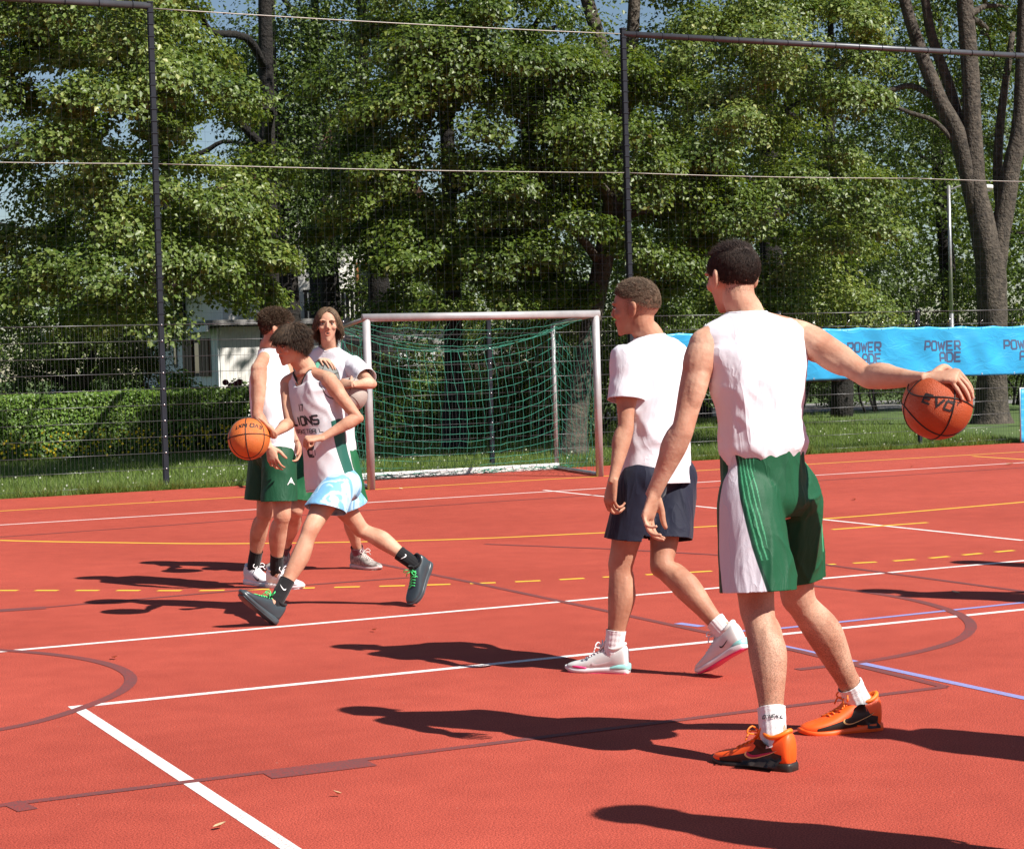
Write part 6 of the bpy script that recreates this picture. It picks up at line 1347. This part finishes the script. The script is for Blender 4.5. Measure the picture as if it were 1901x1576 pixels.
J['armfR'] = cdir(.8, .1, -.5); J['armfL'] = cdir(.8, .1, -.5)
p4, body = person('person', 'curly-haired player in white vest and green shorts standing in profile behind the dribbler', J, dict(skin=SK3, hair=H_CURL, hs=1.03, build=1.0, dec=.5))
hl4 = INTERP([-.115, -.07, -.03, 0, .03, .055, .085], [-.03, -.03, .0, .022, .03, .06, .07]); kp4 = lambda p: p[2] > hl4(p[1])
add_hair(p4, body, J, UPZ, 1.03, H_CURL, kp4, lambda l: .001 + .010 * np.clip((l[:, 2] - .02) / .07, 0, 1), dict(n=4200, length=lambda l: .010 + .042 * np.clip((l[:, 2] - .01) / .07, 0, 1), width=.0022, keep=kp4, flow=lambda l, n: n * .9 + A3(0, .1, 0), rand=.35, seg=6, curl=.85, grav=.2), 14, .012)
s4 = make_shirt(p4, J, WHITE, [(-.06, .176, .132, .0), (.08, .174, .130, 0)] + vest_rows[2:-2] + [(1.62, .088, .068, -.002), (1.84, .072, .064, .002)], .010, 24, 'vest', .007)
part('collar_trim', loft(torso_sections(J, [(1.52, .107, .0735, -.004), (1.7, .091, .073, 0), (1.88, .075, .069, .002)]), 48, 3, False), plastic('green_trim', (.015, .11, .06), .7), s4)
M_SH4 = crease(cloth('green_team_shorts', (0.009, 0.066, 0.030), .6, .06, sheen=0), .4, (8, 8, 2.6))
o4 = make_shorts(p4, J, M_SH4, (.76, .76), .0, .114, .118, 34, .008, waist=(.158, .118))
bv = bvh_of(o4); c0 = U(535, 895, 12.4)
part('team_emblem', (np.array([project(bv, c0 + a * CR + b * CU, CF, .003, .5) for a, b in ((-.022, -.022), (.022, -.022), (.012, -.002), (0, .028), (-.012, -.002))]), [(0, 1, 2), (0, 2, 4), (4, 2, 3)]), SOCKW2, o4, False)
for s_, h0 in (('L', .64), ('R', .66)): make_sock(p4, J['kn' + s_], J['an' + s_], J['ff' + s_], h0, SOCKB, s=1.12)
for s_ in 'LR': make_shoe(p4, J['an' + s_], J['toe' + s_], J['fup' + s_], s_, dict(upper=WHITEP, sole=WHITEP, out=WHITEP, collar=WHITEP, lace=WHITEP, swoosh=BLKINK), 1.0, label='white low basketball shoe', sw=(.20, .035, .07, .045))
# --- long-haired player facing the camera
J = {}
J['hipR'] = U(590, 838, 13.80); J['hipL'] = U(631, 838, 13.78); J['knR'] = U(551, 946, 13.70); J['knL'] = U(650, 948, 13.70)
foot(J, 'R', GP(533, 1052), GP(533, 1052) + .30 * cdir(-.35, 0, -.93) * A3(1, 1, 0)); foot(J, 'L', GP(655, 1054), GP(655, 1054) + .30 * cdir(.72, 0, -.68) * A3(1, 1, 0))
J['shR'] = U(570, 673, 13.82); J['shL'] = U(656, 681, 13.70); J['neck'] = U(611, 644, 13.76); J['head'] = U(608, 604, 13.68); J['face'] = cdir(.10, -.05, -1)
BALL3 = U(597, 703, 13.26); BALL4 = U(650, 733, 13.44)
J['elL'] = U(690, 712, 13.46); J['wrL'] = U(655, 714, 13.27); J['elR'] = U(558, 735, 13.62); J['wrR'] = U(586, 684, 13.40)
J['handL'] = hand_on_ball(J['wrL'], BALL4 + R2 * cdir(-.45, .55, -.70), BALL4, R2, 'L', 1.0, cdir(-.6, -.8, 0)); J['handR'] = hand_on_ball(J['wrR'], BALL3 + R2 * cdir(.15, .95, -.25), BALL3, R2, 'R', 1.0, cdir(.7, 0, -.7))
J['armfL'] = cdir(0, .5, -.8); J['armfR'] = cdir(0, .5, -.8)
p5, body = person('person', 'long-haired player in white T-shirt facing the camera and hugging two balls', J, dict(skin=SK1, hair=H_BLOND, hs=1.03, build=.96, tw=.98, neckw=.88, mouth=1.0, dec=.5, jaw=.95))
hl5 = INTERP([-.115, -.07, -.03, 0, .03, .055, .095], [-.055, -.055, -.045, .0, .03, .065, .078]); kp5 = lambda p: p[2] > (hl5(p[1]) if p[1] < .03 else max(.035, .090 - .75 * max(0, abs(p[0]) - .015)))
def flow5(l, n):
    sg = np.where(l[:, 0] + .004 > 0, 1.0, -1.0); return n * .10 + np.column_stack([sg * (.34 + .4 * (np.abs(l[:, 0]) < .03)), np.where(l[:, 1] > -.01, -.6, -.02), np.full(len(l), -.55)])
add_hair(p5, body, J, UPZ, 1.03, H_BLOND, kp5, lambda l: .002 + .005 * np.clip(l[:, 2] / .08, 0, 1), dict(n=6500, length=lambda l: .10 + .05 * np.clip(l[:, 2] / .1, 0, 1), width=.0018, keep=kp5, flow=flow5, rand=.07, seg=7, grav=3.5, curl=.03), 15, .003)
s5 = make_shirt(p5, J, WHITE2, SHIRT, .0, 25, 't_shirt', .010, neck_drop=.03)
make_sleeve(s5, J, 'L', WHITE2, .72, .074, .072, 55); make_sleeve(s5, J, 'R', WHITE2, .66, .074, .072, 56)
make_shorts(p5, J, cloth('green_shorts_bright', (0.010, 0.10, 0.038), .6, .06, sheen=0), (.86, .84), .0, .116, .125, 35, .009, waist=(.16, .118))
SOCKM = cloth('mauve_sock', (0.16, 0.06, 0.08), .9, .3)
for s_, h0 in (('L', .80), ('R', .78)): make_sock(p5, J['kn' + s_], J['an' + s_], J['ff' + s_], h0, SOCKM, s=1.12)
TAUPE = material('patterned_grey_shoe', (.10, .08, .07), .6, col2=(.42, .37, .34), vscale=38, detail=2)
for s_ in 'LR': make_shoe(p5, J['an' + s_], J['toe' + s_], J['fup' + s_], s_, dict(upper=TAUPE, sole=plastic('pale_pink_sole', (.62, .5, .48), .5), out=TAUPE, collar=TAUPE, lace=plastic('pale_lace', (.6, .52, .48), .6)), 1.0, label='patterned grey-brown basketball shoe')
GREYL = material('grey_leather', (.17, .18, .165), .5, var=.1, vscale=9, bump=.4, bscale=330); BEIGE = material('beige_leather', (.42, .35, .31), .55, var=.1, vscale=9, bump=.4, bscale=330)
g3 = ball_mesh('basketball', 'grey and green basketball hugged against the chest of the long-haired player', BALL3, R2, GREYL, SEAM, [cdir(.9, .3, 0), cdir(-.3, .9, 0), cdir(0, 0, 1)])
GRB = plastic('green_panel', (.10, .33, .22), .5)
part('green_band', loft([(BALL3 + R2 * 1.004 * (math.cos(a) * cdir(-.25, 0, -1) + math.sin(a) * CU), CR * .017, nrm(math.cos(a) * cdir(-.25, 0, -1) + math.sin(a) * CU) * .0015) for a in np.linspace(-1.4, 1.4, 15)], 12, 2), GRB, g3)
ball_mesh('basketball', 'beige basketball under the left forearm of the long-haired player', BALL4, R2, BEIGE, plastic('brown_seam', (.2, .15, .13), .6), [cdir(.3, .9, .2), cdir(.9, -.3, 0), nrm(np.cross(cdir(.3, .9, .2), cdir(.9, -.3, 0)))])
# --- players standing outside the frame on the right: only their shadows reach into view
def copy_tree(o, parent=None):
    c = o.copy(); COL.objects.link(c); c.parent = parent
    for ch in o.children: copy_tree(ch, c)
    return c
for src, (x, y), rz, lab in ((p4, (-4.66, -17.48), 1.0, 'player beyond the lower right corner whose shadow lies at the bottom edge'), (p4, (-.47, -13.51), 2.4, 'player beyond the right edge whose shadow crosses the curved dark line'),
                        (p4, (.83, -12.38), 1.2, 'player beyond the right edge whose shadow touches the middle white line'), (p4, (-3.17, -16.70), .3, 'player beyond the right edge whose shadow reaches the rear orange shoe')):
    c = copy_tree(src); c.location = (x, y, 0); c.rotation_euler = (0, 0, rz); c['label'] = lab
